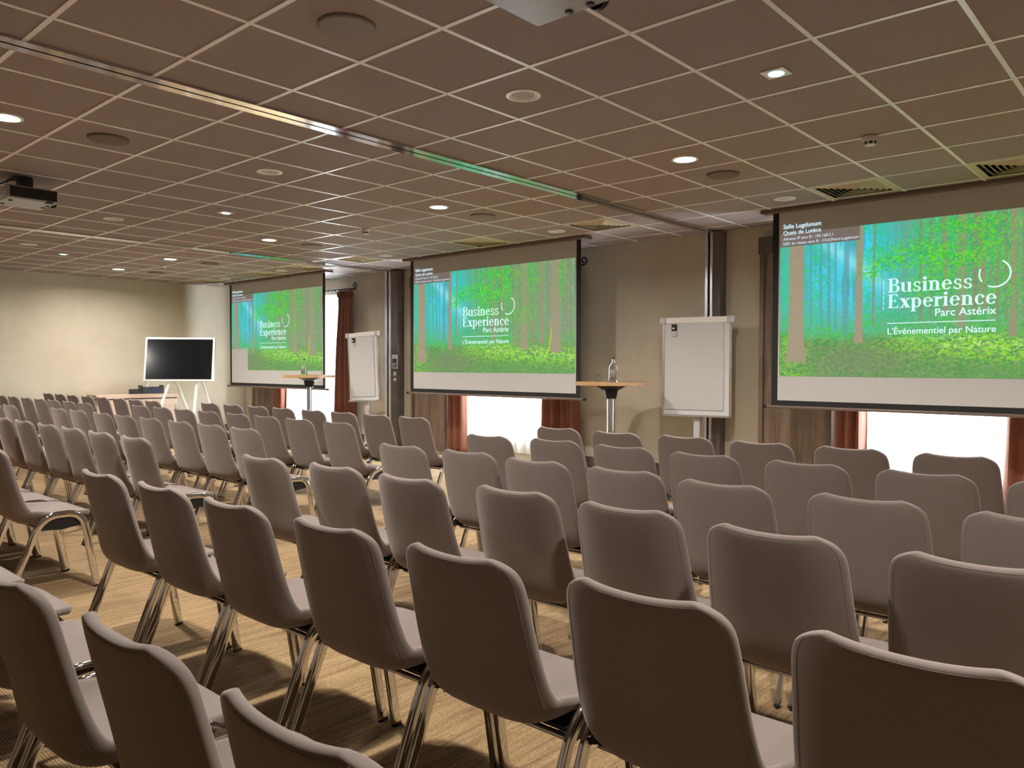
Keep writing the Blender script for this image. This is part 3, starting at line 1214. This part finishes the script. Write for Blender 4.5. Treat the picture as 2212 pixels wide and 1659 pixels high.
# ------------------------------------------------------------------ curtains, rods, sheers
def fold_sheet(y0, y1, z0, z1, amp, n, thick, head=None, flare=0, seed=0, lo=None):
    """pleated cloth hanging in the YZ plane; lo = (y0, y1) at the bottom"""
    rs = random.Random(seed)
    ph = [rs.uniform(0, 6.28) for _ in range(4)]
    nu, nv = n * 10, 26
    lo = lo or (y0, y1)
    bm = B()
    rows = []
    for j in range(nv + 1):
        v = j / nv
        z = z1 + (z0 - z1) * v
        a, b = y0 + (lo[0] - y0) * v, y1 + (lo[1] - y1) * v
        row = []
        for i in range(nu + 1):
            u = i / nu
            am = amp * (.45 + .55 * min(1, v * 3)) * (1 + .25 * math.sin(u * 9 + ph[0]))
            x = am * math.sin(2 * PI * n * u + .5 * math.sin(4 * v + ph[1]) + ph[2] * .2) + .012 * math.sin(3 * v + 5 * u + ph[3])
            if v < .06:
                x += .012 * math.sin(2 * PI * n * 2 * u)
            row.append(bm.verts.new((x, a + (b - a) * u, z)))
        rows.append(row)
    for r, q in zip(rows, rows[1:]):
        for i in range(nu):
            bm.faces.new((r[i], r[i + 1], q[i + 1], q[i]))
    return bm


def curtain(y0, y1, lo, label, seed, n):
    yc = (y0 + y1) / 2
    t = thing('curtain', label, 'curtain', (7.995, yc, 0), 0, 'rust orange curtains')
    bm = fold_sheet(y0 - yc, y1 - yc, .02, 2.46, .042, n, .004, seed=seed, lo=(lo[0] - yc, lo[1] - yc))
    o = obj('drape', bm, M['curtain'], t)
    o.modifiers.new('s', 'SOLIDIFY').thickness = .004
    # gathered heading above the pinch line
    bm = fold_sheet(y0 - yc - .03, y1 - yc + .03, 2.45, 2.555, .028, n * 2, .004, seed=seed + 5, lo=(y0 - yc, y1 - yc))
    o = obj('pleated_heading', bm, M['curtain'], t)
    o.modifiers.new('s', 'SOLIDIFY').thickness = .004


def build_curtains():
    curtain(10.73, 11.10, (10.68, 11.24), 'rust orange curtain hanging full length between the far screen and the left flipchart', 3, 4)
    curtain(12.80, 13.12, (12.74, 13.14), 'narrow rust orange curtain under the left half of the far screen', 7, 3)
    curtain(6.05, 6.60, (5.98, 6.66), 'dark rust curtain between the middle window and the right high table', 11, 4)
    curtain(8.06, 8.42, (8.02, 8.46), 'bright sunlit orange curtain at the left of the middle window', 17, 3)
    curtain(2.52, 2.80, (2.50, 2.83), 'rust orange curtain left of the window beneath the right screen', 23, 3)
    curtain(.82, 1.30, (.78, 1.36), 'rust orange curtain right of the window beneath the right screen', 29, 4)
    for i, (a, b, lab) in enumerate(((1.28, 2.60, 'glowing white sheer curtain beneath the right screen'),
                                     (6.62, 8.10, 'glowing white sheer curtain beneath the middle screen'),
                                     (11.08, 12.86, 'glowing white sheer curtain beneath the far screen and beside its right edge'))):
        yc = (a + b) / 2
        bm = fold_sheet(a - yc, b - yc, .10, 2.52, .022, 9, .001, seed=40 + i)
        o = obj('sheer_curtain', bm, M['sheer'], None, loc=(8.085, yc, 0))
        tag(o, lab, 'curtain', 'white sheer curtains')
    for a, b, lab in ((.72, 2.86, 'black iron curtain rod behind the right screen'),
                      (5.98, 8.50, 'black iron curtain rod behind the middle screen, one scroll showing at its right'),
                      (10.70, 13.16, 'black iron curtain rod with scroll end above the full length orange curtain')):
        yc = (a + b) / 2
        t = thing('curtain_rod', lab, 'curtain rod', (7.995, yc, 2.575), 0, 'black iron curtain rods')
        h = (b - a) / 2
        bm = B()
        n = 90
        pts = [(0, -h + 2 * h * k / n, 0) for k in range(n + 1)]
        # twisted bar: square section turning along its length
        rings = []
        for k, p in enumerate(pts):
            a0 = k * .42
            rings.append([bm.verts.new((p[0] + .017 * math.cos(a0 + q * PI / 2), p[1], p[2] + .017 * math.sin(a0 + q * PI / 2))) for q in range(4)])
        for r1, r2_ in zip(rings, rings[1:]):
            for q in range(4):
                bm.faces.new((r1[q], r1[(q + 1) % 4], r2_[(q + 1) % 4], r2_[q]))
        obj('twisted_bar', bm, M['blackiron'], t)
        for s in (-1, 1):
            bm = B()
            sp = []
            for k in range(28):
                w = k / 27
                ang = -PI / 2 + w * 2.1 * PI
                r = .052 * (1 - .62 * w)
                sp.append((0, s * (h + .05 + r * math.cos(ang)), .052 + r * math.sin(ang)))
            sweep(bm, [(0, s * (h - .02), 0)] + sp, circ(.011, 8), side=(1, 0, 0))
            obj('scroll_finial', bm, M['blackiron'], t)
            bm = B()
            tube(bm, (0, s * (h - .10), 0), (.15, s * (h - .10), 0), .010)
            obj('wall_bracket', bm, M['blackiron'], t)


build_curtains()


# ------------------------------------------------------------------ ceiling fittings
def disc_light(x, y, lit, label):
    t = thing('recessed_downlight', label, 'ceiling light', (x, y, HC), 0, 'lit round downlights' if lit else 'unlit round downlights')
    bm = B()
    R = .098
    # flange ring and recessed cup, opening below the tile
    lathe(bm, [(R, 0), (R, -.006), (.080, -.008), (.078, -.002)], n=40, cap=False)
    obj('trim_ring', bm, M['lampwhite'], t)
    bm = B()
    if lit:
        lathe(bm, [(.0005, -.0045), (.078, -.0045), (.079, -.0030)], n=40, cap=False)
        obj('diffuser', bm, M['lamp'], t)
        ld = bpy.data.lights.new('bulb', 'AREA')
        ld.shape = 'DISK'
        ld.size = .16
        ld.energy = LAMP_W
        ld.color = (1, .96, .905)
        ld.spread = math.radians(166)
        lo = bpy.data.objects.new('bulb', ld)
        COL.objects.link(lo)
        lo.parent = t
        lo.location = (0, 0, -.012)
    else:
        lathe(bm, [(.079, -.004), (.066, .0), (.052, .075), (.0005, .08)], n=40, cap=False)
        obj('reflector_cup', bm, M['lampwhite'], t)
    return t


LIT = [(1.534, 5.525, 'lit round downlight at the left picture edge, above the dark projector'),
       (1.534, 2.897, 'lit round downlight glowing at the very top edge of the picture'),
       (1.534, 8.525, 'lit round downlight outside the left of the picture'),
       (1.534, 11.154, 'lit round downlight far outside the left of the picture'),
       (1.534, -.06, 'lit round downlight above and behind the camera, to its right'),
       (5.134, -.06, 'lit round downlight outside the right of the picture'),
       (5.134, 2.897, 'lit round downlight right of the long ceiling rail, largest lit one in view'),
       (5.134, 5.525, 'lit round downlight just left of the long ceiling rail, above the middle screen'),
       (5.134, 8.525, 'lit round downlight between the white smoke detector and the small sensor'),
       (5.134, 11.154, 'lit round downlight right of the pair above the far wall'),
       (5.134, 12.954, 'lit round downlight farthest away, left of the pair above the far wall'),
       ]
def build_ceiling_fittings():
    for x, y, l in LIT:
        disc_light(x, y, True, l)
    for x, y, l in UNLIT:
        disc_light(x, y, False, l)
    spk = [(2.134, 2.897, 'large round grey ceiling speaker at the top of the picture'),
           (2.134, 5.525, 'round brown ceiling speaker beside the lit lamp at the left edge'),
           (5.734, 2.897, 'round brown ceiling speaker just right of the lit lamp by the ceiling rail'),
           (5.734, 5.525, 'round grey ceiling speaker above the right half of the middle screen'),
           (5.734, 8.525, 'round grey ceiling speaker above the gap between far and middle screens'),
           (5.734, 11.154, 'round brown ceiling speaker above the far screen'),
           (5.734, 12.954, 'round brown ceiling speaker farthest away, by the small smoke detector')]
    for x, y, l in spk:
        t = thing('ceiling_speaker', l, 'speaker', (x, y, HC), 0, 'round ceiling speakers')
        bm = B()
        R = .125
        lathe(bm, [(R, 0), (R, -.010), (R - .006, -.016), (.0005, -.021)], n=44, cap=False)
        obj('grille', bm, M['speaker' if x < 3 and y < 3 or (y in (5.525, 8.525) and x > 3) else 'speakerbrown'], t)
        bm = B()
        lathe(bm, [(R + .004, 0), (R + .004, -.004), (R, -.004)], n=44, cap=False)
        obj('rim', bm, M['speakerbrown'], t)
    for x, y, l in ((3.934, 1.697, 'small square ceiling sensor with cyan lens, right of the near projector'),
                    (3.934, 7.325, 'small square ceiling sensor with cyan lens, left of the middle of the picture'),
                    (3.934, 11.754, 'small square ceiling sensor with cyan lens, farthest left')):
        t = thing('ceiling_sensor', l, 'sensor', (x, y, HC), 0, 'square ceiling sensors')
        bm = B()
        box(bm, -.062, .062, -.062, .062, -.008, 0)
        obj('square_plate', bm, M['lampwhite'], t, .002)
        bm = B()
        lathe(bm, [(.041, -.008), (.037, -.013), (.0005, -.016)], n=32, cap=False)
        obj('lens', bm, M['cyan'], t)
    for x, y, l in ((5.434, 1.70, 'white smoke detector on the ceiling left of the right vent'),
                    (5.434, 7.03, 'white smoke detector on the ceiling above the left corner of the middle screen'),
                    (5.434, 12.05, 'small white smoke detector on the ceiling above the far wall')):
        t = thing('smoke_detector', l, 'smoke detector', (x, y, HC - .0035), 0, 'white smoke detectors')
        bm = B()
        lathe(bm, [(.05, 0), (.052, -.028), (.047, -.036)], n=36)
        obj('base', bm, M['whiteplastic'], t)
        bm = B()
        lathe(bm, [(.045, -.036), (.036, -.048), (.036, -.050)], n=36)
        obj('chamber', bm, M['blackplastic'], t)
        bm = B()
        lathe(bm, [(.034, -.050), (.030, -.056), (.0005, -.057)], n=36, cap=False)
        obj('cap', bm, M['whiteplastic'], t)
        for k in range(8):
            a = 2 * PI * k / 8
            bm = B()
            tube(bm, (.046 * math.cos(a), .046 * math.sin(a), -.035), (.034 * math.cos(a), .034 * math.sin(a), -.051), .005, 6)
            obj('rib', bm, M['whiteplastic'], t)
    vents = [(1.097, 'square cream air vent above the right screen, cut by the right picture edge'),
             (2.297, 'square cream air vent above the left half of the right screen'),
             (4.925, 'square cream air vent near the end of the long ceiling rail'),
             (6.725, 'square cream air vent above the right half of the middle screen'),
             (9.125, 'square cream air vent above the left flipchart'),
             (10.554, 'square cream air vent above the right corner of the far screen'),
             (11.754, 'square cream air vent above the middle of the far screen'),
             (13.554, 'square cream air vent farthest away above the far corner')]
    for y, l in vents:
        t = thing('air_vent', l, 'air vent', (6.934, y, HC), 0, 'square ceiling air vents')
        bm = B()
        h = .298
        for s in (0, 1, 2, 3):
            c, n = math.cos(s * PI / 2), math.sin(s * PI / 2)
            q = [bm.verts.new((c * a - n * b, n * a + c * b, z)) for a, b, z in ((h, -h, -.006), (h, h, -.006), (.244, .244, -.008), (.244, -.244, -.008))]
            bm.faces.new(q)
        obj('frame', bm, M['vent'], t, smooth=False)
        bm = B()
        box(bm, -h, h, -h, h, .075, .080)
        obj('dark_back', bm, M['gap'], t)
        bm = B()
        for c in range(4):
            ca, sa = math.cos(c * PI / 2), math.sin(c * PI / 2)
            q = [bm.verts.new((ca * p - sa * w, sa * p + ca * w, z)) for p, w, z in ((.245, -.245, -.006), (.245, .245, -.006), (.245, .245, .075), (.245, -.245, .075))]
            bm.faces.new(q)
        obj('plenum_wall', bm, M['gap'], t, smooth=False)
        for k in range(6):
            bm = B()
            r0, r1 = .240 - k * .039, .240 - k * .039 - .034
            ring = []
            for rr, z in ((r0, .022), (r1, -.008), (r1 - .002, -.007), (r0 - .002, .023)):
                ring.append([bm.verts.new(p) for p in ((rr, rr, z), (-rr, rr, z), (-rr, -rr, z), (rr, -rr, z))])
            for a, b in zip(ring, ring[1:] + ring[:1]):
                for i in range(4):
                    bm.faces.new((a[i], a[(i + 1) % 4], b[(i + 1) % 4], b[i]))
            obj('louvre_ring', bm, M['vent'], t, smooth=False)


build_ceiling_fittings()


def projector(x1, y0, y1, label, dark):
    yc, xc = (y0 + y1) / 2, x1 - .185
    t = thing('ceiling_projector', label, 'projector', (xc, yc, 2.60), 0, 'ceiling projectors')
    w = (y1 - y0) / 2
    bm = B()
    box(bm, -.185, .185, -w, w, 0, .105)
    obj('case', bm, M['projector'], t, .014)
    for s in (-1, 1):
        bm = B()
        box(bm, -.165, .170, s * w - (.004 if s < 0 else -.0005), s * w + (.004 if s > 0 else -.0005), .012, .094)
        obj('side_vent', bm, M['blackplastic'], t, .002)
    bm = B()
    lathe(bm, [(.045, 0), (.045, .02), (.036, .026), (.0005, .018)], n=28, cap=False)
    o = obj('lens', bm, M['glassblack'], t, loc=(.185, -.05, .036), rot=(0, PI / 2, 0))
    bm = B()
    lathe(bm, [(.03, 0), (.03, .012)], n=24)
    obj('focus_dial', bm, M['blackplastic'], t, loc=(.12, -w + .022, -.006))
    for px, py in ((.15, .05), (.15, -.045), (-.13, .1), (-.13, -.1)):
        bm = B()
        lathe(bm, [(.016, 0), (.016, -.006), (.010, -.007)], n=20)
        obj('foot', bm, M['blackplastic'], t, loc=(px, py, .0))
    bm = B()
    box(bm, -.05, .05, -.05, .05, .125, HC - 2.60 - .004)
    obj('ceiling_mount', bm, M['blackplastic'], t, .008)
    bm = B()
    box(bm, -.10, .10, -.10, .10, .105, .125)
    obj('mount_plate', bm, M['blackplastic'], t, .004)
    for s in (-1, 1):
        bm = B()
        pts = [(-.03, .05 * s, .20), (-.09, .09 * s, .19), (-.15, .12 * s, .15), (-.17, .13 * s, .10)]
        sweep(bm, pts, circ(.006, 6))
        obj('cable', bm, M['blackplastic'], t)


projector(2.335, 1.50, 1.955, 'pale ceiling projector at the top edge of the picture', False)
projector(2.312, 6.985, 7.405, 'dark ceiling projector at the left edge of the picture', True)


# ------------------------------------------------------------------ furniture in front of the windows
def high_table(x, y, zt, label):
    t = thing('high_table', label, 'table', (x, y, 0), 0, 'round standing tables')
    bm = B()
    lathe(bm, [(.396, zt - .040), (.40, zt - .036), (.40, zt - .004), (.396, zt)], n=64)
    obj('tabletop', bm, M['beech'], t)
    bm = B()
    lathe(bm, [(.04, zt - .11), (.085, zt - .095), (.14, zt - .066), (.18, zt - .041)], n=40)
    obj('mounting_dish', bm, M['blackplastic'], t)
    bm = B()
    vs = [(-.075, zt - .085), (.075, zt - .085), (.052, zt - .19), (-.052, zt - .19)]
    for s in (-.03, .03):
        pass
    a = [bm.verts.new((p, -.052, q)) for p, q in vs]
    b = [bm.verts.new((p, .052, q)) for p, q in vs]
    bm.faces.new(a)
    bm.faces.new(b[::-1])
    for i in range(4):
        bm.faces.new((a[i], b[i], b[(i + 1) % 4], a[(i + 1) % 4]))
    obj('tilt_bracket', bm, M['blackplastic'], t, .008, rot=(0, 0, YAW + PI / 2))
    bm = B()
    lathe(bm, [(.042, .03), (.042, zt - .17)], n=36)
    obj('column', bm, M['chrome'], t)
    bm = B()
    lathe(bm, [(.26, 0), (.26, .012), (.20, .024), (.05, .036)], n=48)
    obj('base_plate', bm, M['chrome'], t)
    bm = B()
    tube(bm, (.03, .03, zt - .135), (.10, .075, zt - .165), .009)
    obj('release_lever', bm, M['greymetal'], t)


def bottle(x, y, z, h, label):
    t = thing('glass_bottle', label, 'bottle', (x, y, z), 0, 'clear water bottles')
    R = h * .19
    bm = B()
    out = [(.0005, .0), (R * .93, .0), (R, .008), (R, h * .58), (R * .93, h * .66), (R * .62, h * .73), (R * .34, h * .77), (R * .32, h * .95), (R * .38, h * .955), (R * .38, h * .975)]
    inn = [(R * .24, h * .975), (R * .24, h * .78), (R * .56, h * .71), (R * .86, h * .64), (R * .93, h * .57), (R * .93, .014), (.0005, .012)]
    lathe(bm, out + inn, n=36, cap=False)
    obj('glass_body', bm, M['glass'], t)
    bm = B()
    n = 18
    a0 = PI + YAW - .9
    v1 = [bm.verts.new(((R + .0006) * math.cos(a0 + 1.5 * k / n), (R + .0006) * math.sin(a0 + 1.5 * k / n), h * .12)) for k in range(n + 1)]
    v2 = [bm.verts.new(((R + .0006) * math.cos(a0 + 1.5 * k / n), (R + .0006) * math.sin(a0 + 1.5 * k / n), h * .52)) for k in range(n + 1)]
    for i in range(n):
        bm.faces.new((v1[i], v1[i + 1], v2[i + 1], v2[i]))
    o = obj('paper_label', bm, M['label'], t)
    o.modifiers.new('s', 'SOLIDIFY').thickness = .0006
    bm = B()
    lathe(bm, [(R * .40, h * .955), (R * .40, h), (R * .36, h * 1.005)], n=24)
    obj('stopper', bm, M['blackplastic'], t)


def tumbler(x, y, z, label):
    bm = B()
    out = [(.036, 0), (.0365, .004), (.030, .075), (.024, .086), (.0005, .088)]
    inn = [(.0005, .080), (.022, .079), (.028, .072), (.0335, .004), (.034, 0)]
    lathe(bm, out + inn, n=32, cap=False)
    n0 = [v for v in bm.verts]
    # close the rim
    o = obj('drinking_glass', bm, M['glass'], None, loc=(x, y, z))
    tag(o, label, 'glass')


M['label'] = plain('grey_bottle_label', (.26, .23, .20, 1), .6)


def build_tables():
    a, b = 8.70, 12.05
    def at(px, d):
        p = cf * d + cr * ((px - 1106) / FPX * d)
        return p.x, p.y
    x, y = at(1320, 8.75)
    high_table(x, y, 1.124, 'round beech high table beside the middle screen, bottle and upturned glass on it')
    bx, by = at(1325, 8.62)
    bottle(bx, by, 1.124, .268, 'clear glass bottle with grey label on the right high table')
    gx, gy = at(1292, 8.72)
    tumbler(gx, gy, 1.124, 'upturned drinking glass left of the bottle on the right high table')
    x, y = at(668, 12.1)
    high_table(x, y, 1.148, 'round beech high table in front of the far screen, single bottle on it')
    bx, by = at(657, 11.98)
    bottle(bx, by, 1.148, .248, 'clear glass bottle on the left high table before the far screen')


build_tables()


def flipchart(x, y, rotz, lean, w, z0, z1, label, skew=0):
    """board faces local -X"""
    t = thing('flipchart', label, 'flipchart', (x, y, 0), rotz, 'flipchart stands')
    h = z1 - z0
    piv = bpy.data.objects.new('board_frame', None)
    bm = B()
    box(bm, -.010, .010, -w / 2, w / 2, 0, h)
    mat = Matrix.Translation((0, 0, z0)) @ Matrix.Rotation(lean, 4, 'Y') @ Matrix.Rotation(skew, 4, 'X')
    def sub(nm, bm, m, bev=.002, par=t):
        o = obj(nm, bm, M[m], par, bev)
        o.matrix_local = mat
        return o
    sub('whiteboard', bm, 'board')
    for s in (-1, 1):
        bm = B()
        box(bm, -.018, .014, s * w / 2 - .012, s * w / 2 + .012, -.005, h)
        sub('side_rail', bm, 'aluminium')
    bm = B()
    box(bm, -.034, .012, -w / 2 + .03, w / 2 - .03, h - .062, h + .004)
    sub('paper_clamp', bm, 'whitemetal', .008)
    for s in (-1, 1):
        bm = B()
        box(bm, -.038, .016, s * (w / 2 + .006) - .032, s * (w / 2 + .006) + .032, h - .066, h + .008)
        sub('clamp_end_cap', bm, 'greymetal', .006)
    bm = B()
    box(bm, -.060, .012, -w / 2, w / 2, -.02, .004)
    sub('pen_tray', bm, 'aluminium', .003)
    bm = B()
    box(bm, -.024, -.012, -w / 2 + .075, w / 2 - .02, .055, h - .062)
    sub('paper_pad', bm, 'paper', .001)
    # column and star foot
    bm = B()
    box(bm, .012, .052, -.035, .035, .08, z0 + h * .5)
    obj('column', bm, M['greymetal'], t, .004)
    for a in (0, 2 * PI / 3, 4 * PI / 3):
        bm = B()
        p0 = Vector((.03, 0, .11))
        p1 = Vector((.03 + .34 * math.cos(a + PI), .34 * math.sin(a + PI), .02))
        sweep(bm, [p0, p1], oval(.04, .022), side=(-math.sin(a), math.cos(a), 0))
        obj('foot', bm, M['greymetal'], t)
    # marker packet clipped at the top left of the pad
    m2 = t.matrix_basis @ mat
    pk = thing('marker_packet', 'small black and white packet on the ' + label.split(',')[0], 'packet', (0, 0, 0), 0, 'packets clipped on the flipcharts')
    pk.matrix_world = m2 @ Matrix.Translation((-.025, w / 2 - .075 - .055, h - .072))
    bm = B()
    box(bm, -.012, 0, -.030, .030, -.075, 0)
    obj('black_card', bm, M['blackplastic'], pk, .002)
    bm = B()
    box(bm, -.013, 0, -.026, .030, -.135, -.075)
    obj('pale_card', bm, M['greymetal'], pk, .002)
    bm = B()
    lathe(bm, [(.013, 0), (.010, .008), (.0005, .010)], n=16, cap=False)
    obj('magnet', bm, M['whitemetal'], pk, loc=(-.013, .008, -.045), rot=(0, -PI / 2, 0))
    return t


flipchart(7.77, 4.22, 0.19, .0, .75, .765, 1.835, 'right flipchart, blank white pad before the dark wooden post')
flipchart(7.45, 9.66, 0.15, .0, .60, .765, 1.80, 'left flipchart, blank white pad beside the full length orange curtain', -.052)


def build_display():
    Z = 12.5
    p = cf * Z + cr * ((386 - 1106) / FPX * Z)
    t = thing('display_easel', 'black screen in white frame on splayed white legs before the far wall', 'display', (p.x, p.y, 0), YAW + .07)
    # local: faces -X, leaning back
    zb, zt = 1.035, 1.735
    h = (zt - zb) / math.cos(.165)
    w = 1.085
    mat = Matrix.Translation((0, 0, zb)) @ Matrix.Rotation(.165, 4, 'Y')
    bm = B()
    box(bm, -.02, .05, -w / 2, w / 2, 0, h)
    o = obj('white_frame', bm, M['whitemetal'], t, .006)
    o.matrix_local = mat
    bm = B()
    box(bm, -.0225, 0, -w / 2 + .03, w / 2 - .03, .03, h - .03)
    o = obj('black_glass', bm, M['glassblack'], t, .002)
    o.matrix_local = mat
    # two A-shaped leg pairs
    for y0, y1 in ((.13, .30), (.10, -.07), (-.27, -.25), (-.31, -.45)):
        bm = B()
        back = (y0, y1) in ((.10, -.07), (-.31, -.45))
        top = Vector((.07, y0, zb + .10))
        bot = Vector((.34 if back else -.16, y1 + (y1 - y0) * .9, 0.0))
        sweep(bm, [bot, top], oval(.045, .03), side=(1, 0, 0))
        obj('leg', bm, M['whitemetal'], t)
    bm = B()
    pts = [(.06, -.33, zb + .05), (.07, -.34, .9), (.08, -.335, .7), (.07, -.34, .3), (.1, -.36, .01)]
    sweep(bm, pts, circ(.006, 6))
    obj('cable', bm, M['greymetal'], t)

    # sideboard against the far wall
    t = thing('sideboard', 'long pale beech sideboard along the far wall behind the display', 'sideboard', (5.35, YF - .23, 0))
    x0, x1 = -.20, 1.22
    bm = B()
    box(bm, x0, x1, -.22, .205, .715, .785)
    obj('worktop', bm, M['sideboard'], t, .004)
    bm = B()
    box(bm, x0 + .02, x1 - .02, -.19, .20, .06, .70)
    obj('carcass', bm, M['sideboard'], t, .003)
    bm = B()
    box(bm, x0 + .05, x1 - .05, -.15, .19, 0, .06)
    obj('plinth', bm, M['darkwood'], t)
    bm = B()
    box(bm, x0 + .03, x1 - .03, -.18, .19, .70, .715)
    obj('shadow_gap', bm, M['gap'], t)
    n = 3
    dw = (x1 - x0 - .04) / n
    for k in range(n):
        a = x0 + .02 + dw * k
        bm = B()
        box(bm, a + .003, a + dw - .003, -.210, -.19, .07, .69)
        d = obj('door', bm, M['sideboard'], t, .003)
        bm = B()
        box(bm, a + dw - .05, a + dw - .035, -.228, -.210, .45, .60)
        obj('handle', bm, M['greymetal'], d, .003)
    # crate of odds and ends, and a small box
    c = thing('tool_crate', 'dark blue open crate of oddments on the sideboard, behind the display legs', 'crate', (6.13, YF - .30, .785), 0)
    bm = B()
    L, D, Hh = .19, .09, .15
    for a, b, cc, d, e, f in ((-L, L, -D, D, 0, .008), (-L, L, -D, -D + .008, 0, .12), (-L, L, D - .008, D, 0, .12), (-L, -L + .008, -D, D, 0, Hh), (L - .008, L, -D, D, 0, Hh)):
        box(bm, a, b, cc, d, e, f)
    obj('crate_box', bm, M['blackplastic'], c, .003)
    bm = B()
    box(bm, -.03, .13, -D - .004, -D + .001, .02, .09)
    obj('blue_label', bm, M['navy'], c, .002)
    bm = B()
    tube(bm, (-.10, 0, .01), (-.02, .02, .26), .014)
    obj('handle_stick', bm, M['greymetal'], c)
    bm = B()
    box(bm, -.07, .07, -.05, .05, 0, .085)
    o = obj('small_box', bm, M['blackplastic'], None, .006, loc=(5.83, YF - .30, .785))
    tag(o, 'small black box left of the blue crate on the sideboard', 'box')


build_display()


def build_post_fittings():
    x = 8.0
    t = thing('picture_notice', 'white framed picture notice on the dark post beside the middle screen', 'notice', (x, 9.625, 1.36))
    bm = B()
    box(bm, -.004, 0, -.068, .068, -.11, .11)
    obj('white_sheet', bm, M['paper'], t, .001)
    bm = B()
    box(bm, -.0055, -.003, -.055, .055, -.095, .045)
    p = obj('dark_photograph', bm, M['printdark'], t)
    bm = B()
    for (a, b), (c, d) in (((.052, -.03), (-.01, -.062)), ((.02, -.02), (-.05, -.075)), ((-.05, -.02), (-.01, -.045))):
        q = Vector((0, b - a, d - c)) if False else None
    sweep(bm, [(-.006, .050, -.038), (-.006, .020, -.062), (-.006, -.010, -.070)], [(.010, .0006), (-.010, .0006), (-.010, -.0006), (.010, -.0006)], side=(1, 0, 0))
    sweep(bm, [(-.006, .030, -.025), (-.006, -.010, -.040), (-.006, -.050, -.030)], [(.006, .0006), (-.006, .0006), (-.006, -.0006), (.006, -.0006)], side=(1, 0, 0))
    obj('pale_shape', bm, M['paper'], p)
    t = thing('wall_dial', 'round white dial below the picture notice on the dark post', 'dial', (x, 9.62, 1.165))
    bm = B()
    lathe(bm, [(.034, 0), (.033, .012), (.024, .016), (.0005, .016)], n=32, cap=False)
    obj('dial_ring', bm, M['whiteplastic'], t, rot=(0, -PI / 2, 0))
    bm = B()
    lathe(bm, [(.016, 0), (.015, .026), (.0005, .028)], n=24, cap=False)
    obj('knob', bm, M['greymetal'], t, rot=(0, -PI / 2, 0))
    bm = B()
    box(bm, -.006, 0, -.032, .032, -.02, .02)
    o = obj('wall_plate', bm, M['whiteplastic'], None, .002, loc=(x, 9.62, 1.075))
    tag(o, 'small pale rectangular plate under the round dial on the dark post', 'plate')


build_post_fittings()
